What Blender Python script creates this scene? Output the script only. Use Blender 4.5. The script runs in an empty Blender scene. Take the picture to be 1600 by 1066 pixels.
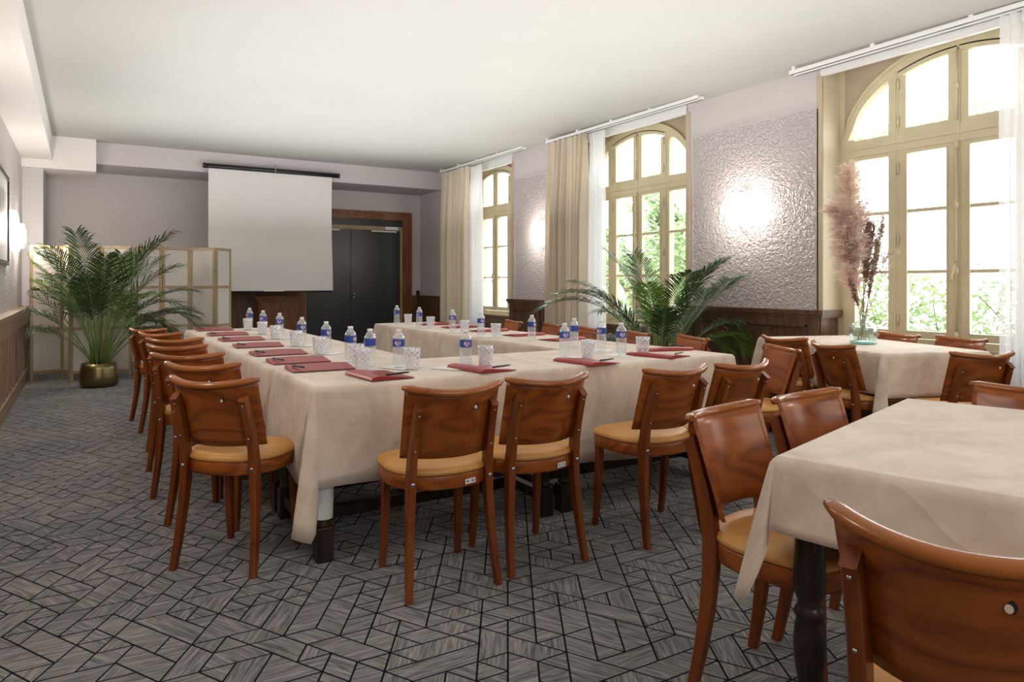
import bpy, math, random
from mathutils import Vector, Matrix
random.seed(7)
C = bpy.context.scene.collection
pi = math.pi
sin, cos, R = math.sin, math.cos, math.radians

# ------------------------------------------------------------------ helpers
class MB:
    def __init__(s): s.v=[]; s.f=[]; s.m=[]; s.s=[]; s.uv=[]
    def add(s, vs, fs, sm=False, m=0):
        o=len(s.v); s.v+=[tuple(v) for v in vs]
        for f in fs:
            s.f.append([o+i for i in f]); s.m.append(m); s.s.append(sm)
        return s
    def box(s, x0,x1,y0,y1,z0,z1, m=0, M=None):
        vs=[(x,y,z) for z in (z0,z1) for y in (y0,y1) for x in (x0,x1)]
        if M is not None: vs=[M@Vector(v) for v in vs]
        return s.add(vs,[(0,2,3,1),(4,5,7,6),(0,1,5,4),(2,6,7,3),(0,4,6,2),(1,3,7,5)],False,m)
    def bbox(s, x0,x1,y0,y1,z0,z1, b=.004, m=0, M=None):
        # box with chamfered vertical-profile edges (all edges chamfered through 3 stacked loops)
        def ring(z,i): return [(x0+i,y0+b,z),(x0+b,y0+i,z),(x1-b,y0+i,z),(x1-i,y0+b,z),(x1-i,y1-b,z),(x1-b,y1-i,z),(x0+b,y1-i,z),(x0+i,y1-b,z)]
        rs=[ring(z0,b*.7),ring(z0+b,0),ring(z1-b,0),ring(z1,b*.7)]
        return s.loops(rs,False,m,M)
    def loops(s, rs, sm=True, m=0, M=None, caps=True, closed=True):
        n=len(rs[0]); vs=[p for r in rs for p in r]
        if M is not None: vs=[M@Vector(v) for v in vs]
        fs=[]
        for k in range(len(rs)-1):
            for i in range(n if closed else n-1):
                j=(i+1)%n
                fs.append((k*n+i,k*n+j,(k+1)*n+j,(k+1)*n+i))
        s.add(vs,fs,sm,m)
        if caps:
            o=len(s.v)-len(vs)
            s.f.append([o+i for i in reversed(range(n))]); s.m.append(m); s.s.append(False)
            b=o+(len(rs)-1)*n
            s.f.append([b+i for i in range(n)]); s.m.append(m); s.s.append(False)
        return s
    def tube(s, pts, rad, n=8, m=0, caps=True):
        pts=[Vector(p) for p in pts]; rs=[]
        if not hasattr(rad,'__len__'): rad=[rad]*len(pts)
        for i,p in enumerate(pts):
            t=(pts[min(i+1,len(pts)-1)]-pts[max(i-1,0)]).normalized()
            a=Vector((0,0,1)) if abs(t.z)<.9 else Vector((1,0,0))
            u=t.cross(a).normalized(); w=t.cross(u)
            rs.append([p+(u*cos(2*pi*k/n)+w*sin(2*pi*k/n))*rad[i] for k in range(n)])
        return s.loops(rs,True,m,None,caps)
    def lathe(s, prof, n=24, m=0, c=(0,0,0), caps=True):
        rs=[[(c[0]+r*cos(2*pi*k/n),c[1]+r*sin(2*pi*k/n),c[2]+z) for k in range(n)] for r,z in prof]
        return s.loops(rs,True,m,None,caps)
    def grid(s, fn, nu, nv, sm=True, m=0):
        vs=[fn(i/nu,j/nv) for j in range(nv+1) for i in range(nu+1)]
        fs=[(j*(nu+1)+i,j*(nu+1)+i+1,(j+1)*(nu+1)+i+1,(j+1)*(nu+1)+i) for j in range(nv) for i in range(nu)]
        return s.add(vs,fs,sm,m)
    def build(s, name, mats, parent=None, loc=(0,0,0), rz=0.0):
        me=bpy.data.meshes.new(name); me.from_pydata(s.v,[],s.f)
        if not isinstance(mats,(list,tuple)): mats=[mats]
        for m in mats: me.materials.append(m)
        me.polygons.foreach_set('material_index',s.m); me.polygons.foreach_set('use_smooth',s.s)
        me.validate(); me.update()
        o=bpy.data.objects.new(name,me); C.objects.link(o)
        o.location=loc; o.rotation_euler=(0,0,rz)
        if parent is not None: o.parent=parent
        return o

def tag(o,label=None,cat=None,group=None,kind=None):
    if label: o['label']=label
    if cat: o['category']=cat
    if group: o['group']=group
    if kind: o['kind']=kind
    return o
def thing(name,label,cat,loc=(0,0,0),rz=0,group=None,kind=None):
    o=bpy.data.objects.new(name,None); C.objects.link(o); o.empty_display_size=.05
    o.location=loc; o.rotation_euler=(0,0,rz)
    return tag(o,label,cat,group,kind)
def struct(name,mb,mat,parent=None,label=None):
    o=mb.build(name,mat,parent)
    if parent is None: tag(o,label,None,None,'structure')
    return o
def kids(o): return [c for c in bpy.data.objects if c.parent is o]
_tree={}
def copy_tree(o,parent=None):
    c=o.copy(); C.objects.link(c); c.parent=parent
    if o.name not in _tree: _tree[o.name]=kids(o)
    for ch in _tree[o.name]: copy_tree(ch,c)
    return c
def place(proto,used,loc,rz,label,group):
    o=proto if not used else copy_tree(proto)
    o.location=loc; o.rotation_euler=(0,0,rz); o['label']=label
    if group: o['group']=group
    return o

# ------------------------------------------------------------------ materials
def newmat(name):
    m=bpy.data.materials.new(name); m.use_nodes=True
    nt=m.node_tree; b=nt.nodes['Principled BSDF']
    return m,nt,b
def N(nt,t,**k):
    n=nt.nodes.new(t)
    for a,v in k.items():
        if a in ('op',): n.operation=v
        else: setattr(n,a,v)
    return n
def L(nt,a,b): nt.links.new(a,b)
def math_(nt,op,a,b=None,c=None):
    n=nt.nodes.new('ShaderNodeMath'); n.operation=op
    for i,x in enumerate((a,b,c)):
        if x is None: continue
        if isinstance(x,(int,float)): n.inputs[i].default_value=x
        else: L(nt,x,n.inputs[i])
    return n.outputs[0]
def coords(nt,scale=(1,1,1),kind='Object',rot=(0,0,0)):
    tc=N(nt,'ShaderNodeTexCoord'); mp=N(nt,'ShaderNodeMapping')
    mp.inputs['Scale'].default_value=scale; mp.inputs['Rotation'].default_value=rot
    L(nt,tc.outputs[kind],mp.inputs[0]); return mp.outputs[0]
def noise(nt,vec,scale,detail=3,rough=.5,dist=0):
    n=N(nt,'ShaderNodeTexNoise'); n.inputs['Scale'].default_value=scale; n.inputs['Detail'].default_value=detail
    n.inputs['Roughness'].default_value=rough; n.inputs['Distortion'].default_value=dist
    if vec is not None: L(nt,vec,n.inputs['Vector'])
    return n.outputs['Fac']
def ramp(nt,fac,stops):
    r=N(nt,'ShaderNodeValToRGB'); e=r.color_ramp.elements
    e[0].position=stops[0][0]; e[0].color=(*stops[0][1],1)
    e[1].position=stops[-1][0]; e[1].color=(*stops[-1][1],1)
    for p,c in stops[1:-1]:
        x=e.new(p); x.color=(*c,1)
    L(nt,fac,r.inputs[0]); return r.outputs[0]
def bump(nt,b,h,strength=.3,dist=.01):
    n=N(nt,'ShaderNodeBump'); n.inputs['Strength'].default_value=strength; n.inputs['Distance'].default_value=dist
    L(nt,h,n.inputs['Height']); L(nt,n.outputs[0],b.inputs['Normal'])
def plain(name,col,rough=.5,metal=0,bumpscale=None,bs=.1,var=0,spec=None):
    m,nt,b=newmat(name)
    b.inputs['Roughness'].default_value=rough; b.inputs['Metallic'].default_value=metal
    v=coords(nt)
    f=noise(nt,v,bumpscale or 8,3)
    k=var
    L(nt,ramp(nt,f,[(.3,tuple(c*(1-k) for c in col)),(.7,tuple(min(1,c*(1+k)) for c in col))]),b.inputs['Base Color'])
    if spec is not None: b.inputs['Specular IOR Level'].default_value=spec
    if bumpscale: bump(nt,b,f,bs,.005)
    return m
def wood(name,dark,mid,light,rough=.3,axis='x',coat=0.0,contour=9,sc=1.0):
    m,nt,b=newmat(name)
    s={'x':(1.3,5,6.5),'z':(7,7,1.1),'y':(6,1.2,6)}[axis]
    v=coords(nt,tuple(a*sc for a in s))
    # every object gets its own piece of grain
    oi=N(nt,'ShaderNodeObjectInfo'); ad=N(nt,'ShaderNodeVectorMath'); ad.operation='ADD'
    cmb=N(nt,'ShaderNodeCombineXYZ'); r=math_(nt,'MULTIPLY',oi.outputs['Random'],37.0)
    for i in range(3): L(nt,r,cmb.inputs[i])
    L(nt,v,ad.inputs[0]); L(nt,cmb.outputs[0],ad.inputs[1]); v=ad.outputs[0]
    f=noise(nt,v,1.0,1.5,.45,.3)
    fr=math_(nt,'FRACT',math_(nt,'MULTIPLY',f,float(contour)))
    fine=noise(nt,v,14,4,.6)
    mixf=math_(nt,'ADD',math_(nt,'MULTIPLY',fr,.62),math_(nt,'MULTIPLY',fine,.38))
    L(nt,ramp(nt,mixf,[(.08,dark),(.26,mid),(.50,light),(.80,mid),(.95,dark)]),b.inputs['Base Color'])
    b.inputs['Roughness'].default_value=rough
    b.inputs['Specular IOR Level'].default_value=.35; b.inputs['Coat Weight'].default_value=coat; b.inputs['Coat Roughness'].default_value=.18
    bump(nt,b,fine,.05,.002)
    return m

MW={}
MW['chair']=wood('chair_wood',(.075,.016,.003),(.20,.046,.0065),(.31,.083,.012),.30,'x',.12,7)
MW['chair_leg']=wood('chair_leg_wood',(.065,.015,.003),(.165,.038,.006),(.22,.057,.010),.34,'z',.08,4)
MW['cap']=wood('chair_cap_wood',(.18,.046,.007),(.28,.078,.012),(.34,.105,.018),.22,'x',.25,4)
MW['table']=wood('dark_table_wood',(.010,.006,.004),(.022,.013,.008),(.04,.024,.015),.35,'z',.2,4)
MW['wain']=wood('dark_oak_wainscot',(.045,.021,.010),(.095,.048,.024),(.14,.075,.040),.34,'z',.1,4)
MW['wain_left']=wood('light_oak_wainscot',(.16,.095,.055),(.24,.15,.09),(.32,.21,.135),.42,'z',.1,3)
MW['door_frame']=wood('door_frame_wood',(.10,.034,.010),(.17,.06,.018),(.24,.09,.03),.35,'z',.2,4)
MW['screen']=wood('screen_frame_wood',(.27,.19,.10),(.36,.26,.15),(.43,.33,.20),.5,'z',0,3)

def m_cloth():
    m,nt,b=newmat('beige_suede_cloth'); v=coords(nt)
    f=noise(nt,v,2.6,5,.62,.8); g=noise(nt,v,11,4,.6,.5); h=noise(nt,v,260,2)
    k=math_(nt,'ADD',math_(nt,'MULTIPLY',f,.7),math_(nt,'MULTIPLY',g,.3))
    L(nt,ramp(nt,k,[(.34,(.49,.38,.295)),(.48,(.62,.505,.405)),(.62,(.71,.60,.495))]),b.inputs['Base Color'])
    b.inputs['Roughness'].default_value=.75; b.inputs['Specular IOR Level'].default_value=.25
    b.inputs['Sheen Weight'].default_value=.25
    w0=noise(nt,coords(nt,(1,3.4,3.4),'Object',(0,0,.3)),1.3,1.2,.4,.5); w=math_(nt,'POWER',math_(nt,'SUBTRACT',1.0,math_(nt,'ABSOLUTE',math_(nt,'SUBTRACT',math_(nt,'MULTIPLY',w0,2.0),1.0))),9.0)
    bump(nt,b,math_(nt,'ADD',math_(nt,'MULTIPLY',w,1.0),math_(nt,'MULTIPLY',h,.05)),.13,.02)
    return m
MCLOTH=m_cloth()
def m_vinyl():
    m,nt,b=newmat('mustard_vinyl'); v=coords(nt)
    f=noise(nt,v,9,3); L(nt,ramp(nt,f,[(.3,(.52,.235,.055)),(.7,(.60,.29,.075))]),b.inputs['Base Color'])
    b.inputs['Roughness'].default_value=.42; bump(nt,b,noise(nt,v,220,2),.06,.002); return m
MVINYL=m_vinyl()
def m_carpet():
    m,nt,b=newmat('grey_streaked_carpet')
    tc=N(nt,'ShaderNodeUVMap'); tc.uv_map='grain'
    mp=N(nt,'ShaderNodeMapping'); mp.inputs['Scale'].default_value=(7,95,1); L(nt,tc.outputs[0],mp.inputs[0])
    f=noise(nt,mp.outputs[0],1,4,.65,.6)
    g=noise(nt,coords(nt),1.4,2); p=noise(nt,coords(nt),420,2)
    k=math_(nt,'ADD',math_(nt,'MULTIPLY',f,.8),math_(nt,'MULTIPLY',g,.2))
    L(nt,ramp(nt,k,[(.33,(.034,.036,.043)),(.45,(.125,.122,.122)),(.57,(.245,.233,.224)),(.70,(.39,.37,.345))]),b.inputs['Base Color'])
    b.inputs['Roughness'].default_value=.95; b.inputs['Specular IOR Level'].default_value=.1
    b.inputs['Sheen Weight'].default_value=.2
    bump(nt,b,p,.35,.004); return m
MCARPET=m_carpet()
MLINE=plain('carpet_navy_line',(.008,.009,.016),.95,0,300,.2,.3,.05)
def m_plaster(name,col,scale,strength,rough,dist=.012,var=.03,spec=.5):
    m,nt,b=newmat(name); v=coords(nt)
    vo=N(nt,'ShaderNodeTexNoise'); vo.inputs['Scale'].default_value=scale; vo.inputs['Detail'].default_value=2.2; vo.inputs['Distortion'].default_value=.9
    L(nt,v,vo.inputs['Vector'])
    h=N(nt,'ShaderNodeMapRange'); h.inputs[1].default_value=.38; h.inputs[2].default_value=.62; L(nt,vo.outputs['Fac'],h.inputs[0])
    g=noise(nt,v,1.1,2)
    L(nt,ramp(nt,g,[(.3,tuple(c*(1-var) for c in col)),(.7,tuple(c*(1+var) for c in col))]),b.inputs['Base Color'])
    b.inputs['Roughness'].default_value=rough; b.inputs['Specular IOR Level'].default_value=spec
    bump(nt,b,h.outputs[0],strength,dist); return m
MWALL=m_plaster('lilac_grey_wall',(.57,.53,.525),26,.18,.5,.008)
MWALLT=m_plaster('lilac_embossed_wallpaper',(.50,.455,.46),30,.75,.22,.012)
MWALLL=m_plaster('pale_embossed_wall',(.56,.525,.515),30,.7,.4,.012)
MCEIL=plain('ceiling_paint',(.43,.43,.41),.7,0,1.2,.01,.02)
MBEAM=plain('beam_white_paint',(.74,.71,.68),.6,0,2,.02,.02)
MFARB=plain('lilac_beam_paint',(.53,.49,.50),.6,0,2,.02,.02)
MCREAM=plain('cream_window_paint',(.66,.585,.39),.35,0,5,.05,.06)
MREVEAL=plain('pale_cream_reveal',(.66,.58,.43),.45,0,3,.05,.04)
MSPAN=plain('spandrel_plaster',(.50,.40,.29),.5,0,4,.05,.05)
MWHITE=plain('white_paint',(.80,.80,.80),.4,0,3,.02,.02)
MBLACK=plain('black_plastic',(.010,.011,.014),.35,0,20,.02,.1)
MDOOR=plain('charcoal_door',(.020,.021,.023),.33,0,3,.02,.05)
MSTEEL=plain('brushed_steel',(.55,.55,.57),.25,1,40,.05,.05)
MBRASS=plain('brushed_brass',(.24,.185,.085),.30,.95,30,.05,.12)
MSOIL=plain('potting_soil',(.02,.014,.01),.9,0,40,.8,.4)
MPAPER=plain('white_paper',(.80,.79,.77),.6,0,8,.02,.02)
def m_rice():
    m,nt,b=newmat('rice_paper'); v=coords(nt)
    L(nt,ramp(nt,noise(nt,v,30,3),[(.3,(.60,.56,.51)),(.7,(.66,.62,.57))]),b.inputs['Base Color']); b.inputs['Roughness'].default_value=.8
    return m
MRICE=m_rice()
MPROJ=plain('projection_fabric',(.66,.65,.635),.7,0,1.5,.02,.02)
MRED=plain('burgundy_leatherette',(.31,.030,.026),.33,0,60,.08,.08)
MRED2=plain('dark_burgundy_lining',(.10,.012,.016),.4,0,40,.08,.08)
MBLUE=plain('blue_label',(.020,.055,.30),.35,0,30,.02,.1)
MPINK=plain('pale_emblem',(.72,.62,.64),.4,0,40,.02,.06)
MPINK2=plain('rosy_emblem_centre',(.62,.30,.34),.4,0,60,.02,.1)
MSPOT=plain('felt_pad',(.70,.60,.48),.7,0,60,.1,.1)
MHOLE=plain('dark_hole',(.02,.008,.004),.6,0,60,.1,.1)
def m_curt(name,col,trans,alpha=0):
    m,nt,b=newmat(name); out=nt.nodes['Material Output']
    v=coords(nt,(1,1,1)); f=noise(nt,v,40,3)
    rc=ramp(nt,f,[(.3,tuple(c*.95 for c in col)),(.7,col)])
    d=N(nt,'ShaderNodeBsdfDiffuse'); t=N(nt,'ShaderNodeBsdfTranslucent'); mx=N(nt,'ShaderNodeMixShader'); mx.inputs[0].default_value=trans
    L(nt,rc,d.inputs[0]); L(nt,rc,t.inputs[0]); L(nt,d.outputs[0],mx.inputs[1]); L(nt,t.outputs[0],mx.inputs[2])
    o=mx.outputs[0]
    if alpha:
        tr=N(nt,'ShaderNodeBsdfTransparent'); m2=N(nt,'ShaderNodeMixShader'); m2.inputs[0].default_value=alpha
        L(nt,o,m2.inputs[1]); L(nt,tr.outputs[0],m2.inputs[2]); o=m2.outputs[0]
    L(nt,o,out.inputs[0]); return m
MDRAPE=m_curt('beige_drape',(.68,.60,.48),.15)
MSHEER=m_curt('white_sheer',(.93,.94,.95),.55,.2)
def m_glass(name,tint,gl=.10,rough=.03,lattice=False,body=0.0,bodycol=(.8,.85,.9)):
    m,nt,b=newmat(name); out=nt.nodes['Material Output']
    tr=N(nt,'ShaderNodeBsdfTransparent'); tr.inputs[0].default_value=(*tint,1)
    g=N(nt,'ShaderNodeBsdfGlossy'); g.inputs['Roughness'].default_value=rough; g.inputs[0].default_value=(.95,.97,1,1)
    lw=N(nt,'ShaderNodeLayerWeight'); lw.inputs[0].default_value=.35
    fac=math_(nt,'MINIMUM',math_(nt,'ADD',math_(nt,'MULTIPLY',lw.outputs['Facing'],.75),gl),1.0)
    mx=N(nt,'ShaderNodeMixShader'); L(nt,fac,mx.inputs[0]); L(nt,tr.outputs[0],mx.inputs[1]); L(nt,g.outputs[0],mx.inputs[2]); o=mx.outputs[0]
    if lattice or body:
        d=N(nt,'ShaderNodeBsdfDiffuse'); d.inputs[0].default_value=(*bodycol,1)
        m2=N(nt,'ShaderNodeMixShader')
        if lattice:
            tc=N(nt,'ShaderNodeTexCoord'); sp=N(nt,'ShaderNodeSeparateXYZ'); L(nt,tc.outputs['Object'],sp.inputs[0])
            a=math_(nt,'MULTIPLY',math_(nt,'ARCTAN2',sp.outputs[1],sp.outputs[0]),8.0); z=math_(nt,'MULTIPLY',sp.outputs[2],230.0)
            p=math_(nt,'ABSOLUTE',math_(nt,'SINE',math_(nt,'ADD',math_(nt,'MULTIPLY',a,.5),math_(nt,'MULTIPLY',z,.5))))
            q=math_(nt,'ABSOLUTE',math_(nt,'SINE',math_(nt,'SUBTRACT',math_(nt,'MULTIPLY',a,.5),math_(nt,'MULTIPLY',z,.5))))
            mn=math_(nt,'MINIMUM',p,q)
            mr=N(nt,'ShaderNodeMapRange'); mr.inputs[1].default_value=.16; mr.inputs[2].default_value=.42; mr.inputs[3].default_value=.72; mr.inputs[4].default_value=.10
            L(nt,mn,mr.inputs[0]); L(nt,mr.outputs[0],m2.inputs[0])
        else: m2.inputs[0].default_value=body
        L(nt,o,m2.inputs[1]); L(nt,d.outputs[0],m2.inputs[2]); o=m2.outputs[0]
    L(nt,o,out.inputs[0]); return m
MPANE=m_glass('window_glass',(1,1,1),.0,.02)
for n in MPANE.node_tree.nodes:
    if n.type=='LAYER_WEIGHT': n.inputs[0].default_value=.06
MBOTTLE=m_glass('clear_bottle_plastic',(.95,.97,.98),.10,.06,False,.15,(.90,.92,.92))
MTUMB=m_glass('cut_glass',(.96,.97,1),.08,.05,True,0,(.86,.84,.86))
MVASE=m_glass('aqua_glass',(.80,.93,.89),.10,.03,False,.05,(.6,.8,.78))
MVASEB=m_glass('teal_glass_base',(.25,.62,.55),.15,.05,False,.25,(.15,.5,.42))
def m_leaf(name,c0,c1,tr=.25,rough=.4):
    m,nt,b=newmat(name); out=nt.nodes['Material Output']
    v=coords(nt); rc=ramp(nt,noise(nt,v,6,3),[(.3,c0),(.7,c1)])
    L(nt,rc,b.inputs['Base Color']); b.inputs['Roughness'].default_value=rough
    t=N(nt,'ShaderNodeBsdfTranslucent'); L(nt,rc,t.inputs[0]); mx=N(nt,'ShaderNodeMixShader'); mx.inputs[0].default_value=tr
    L(nt,b.outputs[0],mx.inputs[1]); L(nt,t.outputs[0],mx.inputs[2]); L(nt,mx.outputs[0],out.inputs[0]); return m
MLEAF=m_leaf('palm_leaf',(.020,.050,.016),(.055,.115,.030),.2,.35)
MLEAF2=m_leaf('young_palm_leaf',(.08,.17,.02),(.15,.27,.04),.3,.35)
MSTEM=m_leaf('palm_stem',(.10,.16,.035),(.20,.26,.07),.0,.4)
MHEDGE=m_leaf('hedge_leaf',(.13,.22,.07),(.30,.42,.17),.35,.6)
MTREE=m_leaf('tree_leaf',(.20,.30,.13),(.40,.52,.28),.35,.6)
MBARK=plain('bark',(.16,.11,.08),.9,0,20,.5,.3)
MPAMP=m_leaf('pampas_fluff',(.80,.64,.57),(.94,.83,.76),.6,.8)
MPAMPW=m_leaf('cream_pampas_fluff',(.66,.58,.46),(.80,.72,.60),.35,.8)
MREED=m_leaf('brown_reed',(.42,.24,.16),(.58,.37,.26),.4,.8)
MSTALK=plain('dry_stalk',(.42,.31,.20),.7,0,20,.05,.15)
def m_emit(name,col,st):
    m,nt,b=newmat(name); b.inputs['Base Color'].default_value=(*col,1)
    v=coords(nt); r=ramp(nt,noise(nt,v,3,1),[(.2,tuple(c*.95 for c in col)),(.8,col)])
    L(nt,r,b.inputs['Emission Color']); b.inputs['Emission Strength'].default_value=st; return m
MLAMP=m_emit('lit_opal_glass',(1,.95,.88),9)
MGROUND=plain('garden_gravel',(.55,.53,.48),.9,0,30,.3,.1)
MART=plain('abstract_print',(.62,.58,.55),.5,0,3,.02,.25)

# ------------------------------------------------------------------ room
XL,XR,YF,YB=-.67,5.40,12.15,-2.6
XW=5.65          # window plane
def zc(y): return 3.05+.0113*(y-4)
# floor: triangular carpet lattice, 11 cm module, merged at random into kites, trapezoids and lozenges
def build_floor():
    a=.110; th=R(-1); ox,oy=1.016,2.056
    e0=(a*cos(th),a*sin(th)); e1=(a*cos(th+pi/3),a*sin(th+pi/3))
    pos=lambda i,j:(ox+i*e0[0]+j*e1[0],oy+i*e0[1]+j*e1[1])
    base=[([(0,0),(1,0),(0,1)],2.6),([(0,0),(1,0),(1,1),(0,1)],2.4),([(0,0),(2,0),(1,1),(0,1)],3.2),
          ([(0,0),(2,0),(2,1),(0,1)],1.5),([(0,0),(2,0),(1,1),(-1,1)],1.5),([(0,0),(2,0),(0,2)],1.3),([(0,0),(3,0),(2,1),(0,1)],.8)]
    def rot(p): return (-p[1],p[0]+p[1])
    def inside(pt,poly):
        n=len(poly)
        for k in range(n):
            x0,y0=poly[k]; x1,y1=poly[(k+1)%n]
            if (x1-x0)*(pt[1]-y0)-(y1-y0)*(pt[0]-x0)<-1e-6: return False
        return True
    T=[]; W=[]
    for poly,w in base:
        for r in range(6):
            P=[(0,0)]
            q=poly
            for _ in range(r): q=[rot(p) for p in q]
            tris=[]
            for i in range(-4,5):
                for j in range(-4,5):
                    for d in (0,1):
                        c=(i+1/3,j+1/3) if d==0 else (i+2/3,j+2/3)
                        if inside(c,q): tris.append((i,j,d))
            T.append((q,tris,r)); W.append(w/6)
    inv=lambda x,y:None
    x0,x1,y0,y1=XL-.05,XR+.25,-1.0,YF+.02
    cells=[]
    for j in range(-40,125):
        for i in range(-110,80):
            for d in (0,1):
                c=pos(i+(1+d)/3,j+(1+d)/3)
                if x0<c[0]<x1 and y0<c[1]<y1: cells.append((c[1],c[0],i,j,d))
    cells.sort()
    free={(i,j,d) for _,_,i,j,d in cells}
    rnd=random.Random(3)
    mb=MB(); uv=[]
    for _,_,i,j,d in cells:
        if (i,j,d) not in free: continue
        done=False
        for _k in range(14):
            q,tris,r=rnd.choices(T,W)[0]
            t=rnd.choice(tris)
            if t[2]!=d: continue
            di,dj=i-t[0],j-t[1]
            cov=[(u+di,v+dj,w) for u,v,w in tris]
            if all(c in free for c in cov): done=True; break
        if not done:
            q=[(0,0),(1,0),(0,1)] if d==0 else [(1,0),(1,1),(0,1)]; di,dj=i,j; cov=[(i,j,d)]; r=rnd.randrange(6)
        for c in cov: free.discard(c)
        P=[Vector(pos(u+di,v+dj)) for u,v in q]
        # inset each tile by half the line width
        n=len(P); ins=.0032; out=[]
        for k in range(n):
            p0,p1,p2=P[k-1],P[k],P[(k+1)%n]
            d1=(p1-p0).normalized(); d2=(p2-p1).normalized()
            n1=Vector((-d1.y,d1.x)); n2=Vector((-d2.y,d2.x))
            out.append(p1+(n1+n2)/(1+n1.dot(n2))*ins)
        mb.add([(p.x,p.y,0) for p in out],[list(range(n))])
        g=th+rnd.choice((0,pi/3,2*pi/3))+rnd.uniform(-.06,.06); off=rnd.uniform(0,50)
        for p in out: uv.append((p.x*cos(g)+p.y*sin(g)+off,-p.x*sin(g)+p.y*cos(g)+off))
    mb.add([(XL-.1,YB-.1,-.0012),(XW+.1,YB-.1,-.0012),(XW+.1,YF+.1,-.0012),(XL-.1,YF+.1,-.0012)],[(0,1,2,3)],False,1)
    uv+=[(0,0)]*4
    o=mb.build('floor',[MCARPET,MLINE]); tag(o,kind='structure')
    l=o.data.uv_layers.new(name='grain')
    for k,u in enumerate(uv): l.data[k].uv=u
build_floor()
mb=MB(); mb.add([(XL-.1,YB-.1,-.06),(XW+.1,YB-.1,-.06),(XW+.1,YF+.1,-.06),(XL-.1,YF+.1,-.06)],[(0,1,2,3)])
# ceiling (very slightly sloping) as a slab
mb=MB(); x0,x1,y0,y1=XL-.1,XW+.12,YB-.1,YF+.1
mb.add([(x0,y0,zc(y0)),(x1,y0,zc(y0)),(x1,y1,zc(y1)),(x0,y1,zc(y1)),(x0,y0,3.4),(x1,y0,3.4),(x1,y1,3.4),(x0,y1,3.4)],
       [(3,2,1,0),(4,5,6,7),(0,1,5,4),(1,2,6,5),(2,3,7,6),(3,0,4,7)])
struct('ceiling',mb,MCEIL)
struct('wall_left',MB().box(XL-.12,XL,YB,YF,0,3.4),MWALLL)
mb=MB().box(XL,3.13,YF,YF+.12,0,3.4).box(5.19,XR+.3,YF,YF+.12,0,3.4).box(3.13,5.19,YF,YF+.12,2.46,3.4).box(3.13,5.19,YF+.1,YF+.12,0,2.46)
struct('wall_far',mb,MWALL)
struct('wall_back',MB().box(XL,XR+.3,YB-.12,YB,0,3.4),MWALL)
WIN=[(2.77,1.79,3.76),(6.352,5.33,7.38),(9.72,8.83,10.68),(-.80,-1.78,.18)]
mb=MB(); segs=[]
ys=sorted([(a,b) for _,a,b in WIN]); y=YB
for a,b in ys:
    segs.append((y,a)); y=b
segs.append((y,YF))
for a,b in segs: mb.box(XR,XR+.35,a,b,0,3.4)
for a,b in ys:
    mb.box(5.62,5.75,a,b,0,.70); mb.box(5.55,5.75,a,b,3.06,3.4)
struct('wall_right',mb,MWALL)
# ceiling beams and far corner boxing
struct('trim_1',MB().box(XL,-.335,YB,11.02,2.81,3.3),MBEAM,label='white boxed beam along the left edge of the ceiling')
struct('trim_2',MB().box(XL,.16,11.02,11.75,2.70,3.3),MBEAM,label='white boxing at the far left ceiling corner')
struct('trim_3',MB().box(.16,XR,11.2,YF,2.83,3.3).box(XL,.16,11.75,YF,2.83,3.3),MFARB,label='lilac grey beam across the far wall')
struct('trim_4',MB().box(XL,-.44,11.15,YF,0,2.70),MFARB,label='pilaster in the far left corner')
# embossed panels on the piers
def pier_panel(n,y0,y1):
    mb=MB().box(XR-.006,XR,y0,y1,.96,2.70)
    e=.012
    mb.box(XR-.012,XR,y0-e,y1+e,2.70,2.70+e,1).box(XR-.010,XR,y0-e,y0,.96,2.70,1).box(XR-.010,XR,y1,y1+e,.96,2.70,1)
    struct('trim_%d'%n,mb,[MWALLT,MFARB],label='embossed shiny wall panel')
pier_panel(5,3.80,5.24); pier_panel(6,7.46,8.76); pier_panel(7,.24,1.70)
# wainscot on the piers
def wain_pier(n,y0,y1,np_):
    mb=MB(); xf=XR-.035
    mb.box(xf,XR,y0+.02,y1-.02,0,.93)
    mb.box(xf,5.60,y0-.018,y0+.02,0,.93).box(xf,5.60,y1-.02,y1+.018,0,.93)      # returns into the niches
    for (a,b,h0,h1,d) in ((0,.0,.925,.965,.042),(0,0,.90,.925,.030),(0,0,0,.12,.028)):
        mb.box(xf-d,5.60,y0-.018-d,y1+.018+d,h0,h1)
    w=(y1-y0-.10)/np_
    st=.055
    for k in range(np_+1):
        yy=y0+.05+k*w; mb.box(xf-.022,xf,yy-st,yy+st,.12,.90)
    mb.box(xf-.0235,xf,y0,y1,.835,.90).box(xf-.0235,xf,y0,y1,.12,.20)
    for k in range(np_):
        a=y0+.05+k*w+st; b=a+w-2*st
        for p in ((a,a+.018,.20,.835),(b-.018,b,.20,.835),(a,b,.20,.218),(a,b,.817,.835)): mb.box(xf-.029,xf,*p)
    struct('trim_%d'%n,mb,MW['wain'],label='dark oak wainscot on a pier between windows')
wain_pier(8,3.76,5.33,2); wain_pier(9,7.38,8.83,2); wain_pier(10,.18,1.79,2)
mb=MB().box(XR-.035,XR,10.70,YF,0,.93).box(XR-.057,XR,10.68,YF,.925,.965).box(5.19,XR-.03,YF-.035,YF,0,.93).box(5.19,XR-.03,YF-.055,YF,.925,.965)
for p in ((10.75,11.35),(11.45,12.05)): mb.box(XR-.046,XR-.03,p[0],p[1],.80,.90).box(XR-.046,XR-.03,p[0],p[0]+.06,.1,.8).box(XR-.046,XR-.03,p[1]-.06,p[1],.1,.8)
struct('trim_11',mb,MW['wain'],label='dark oak wainscot in the far right corner')
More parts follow.
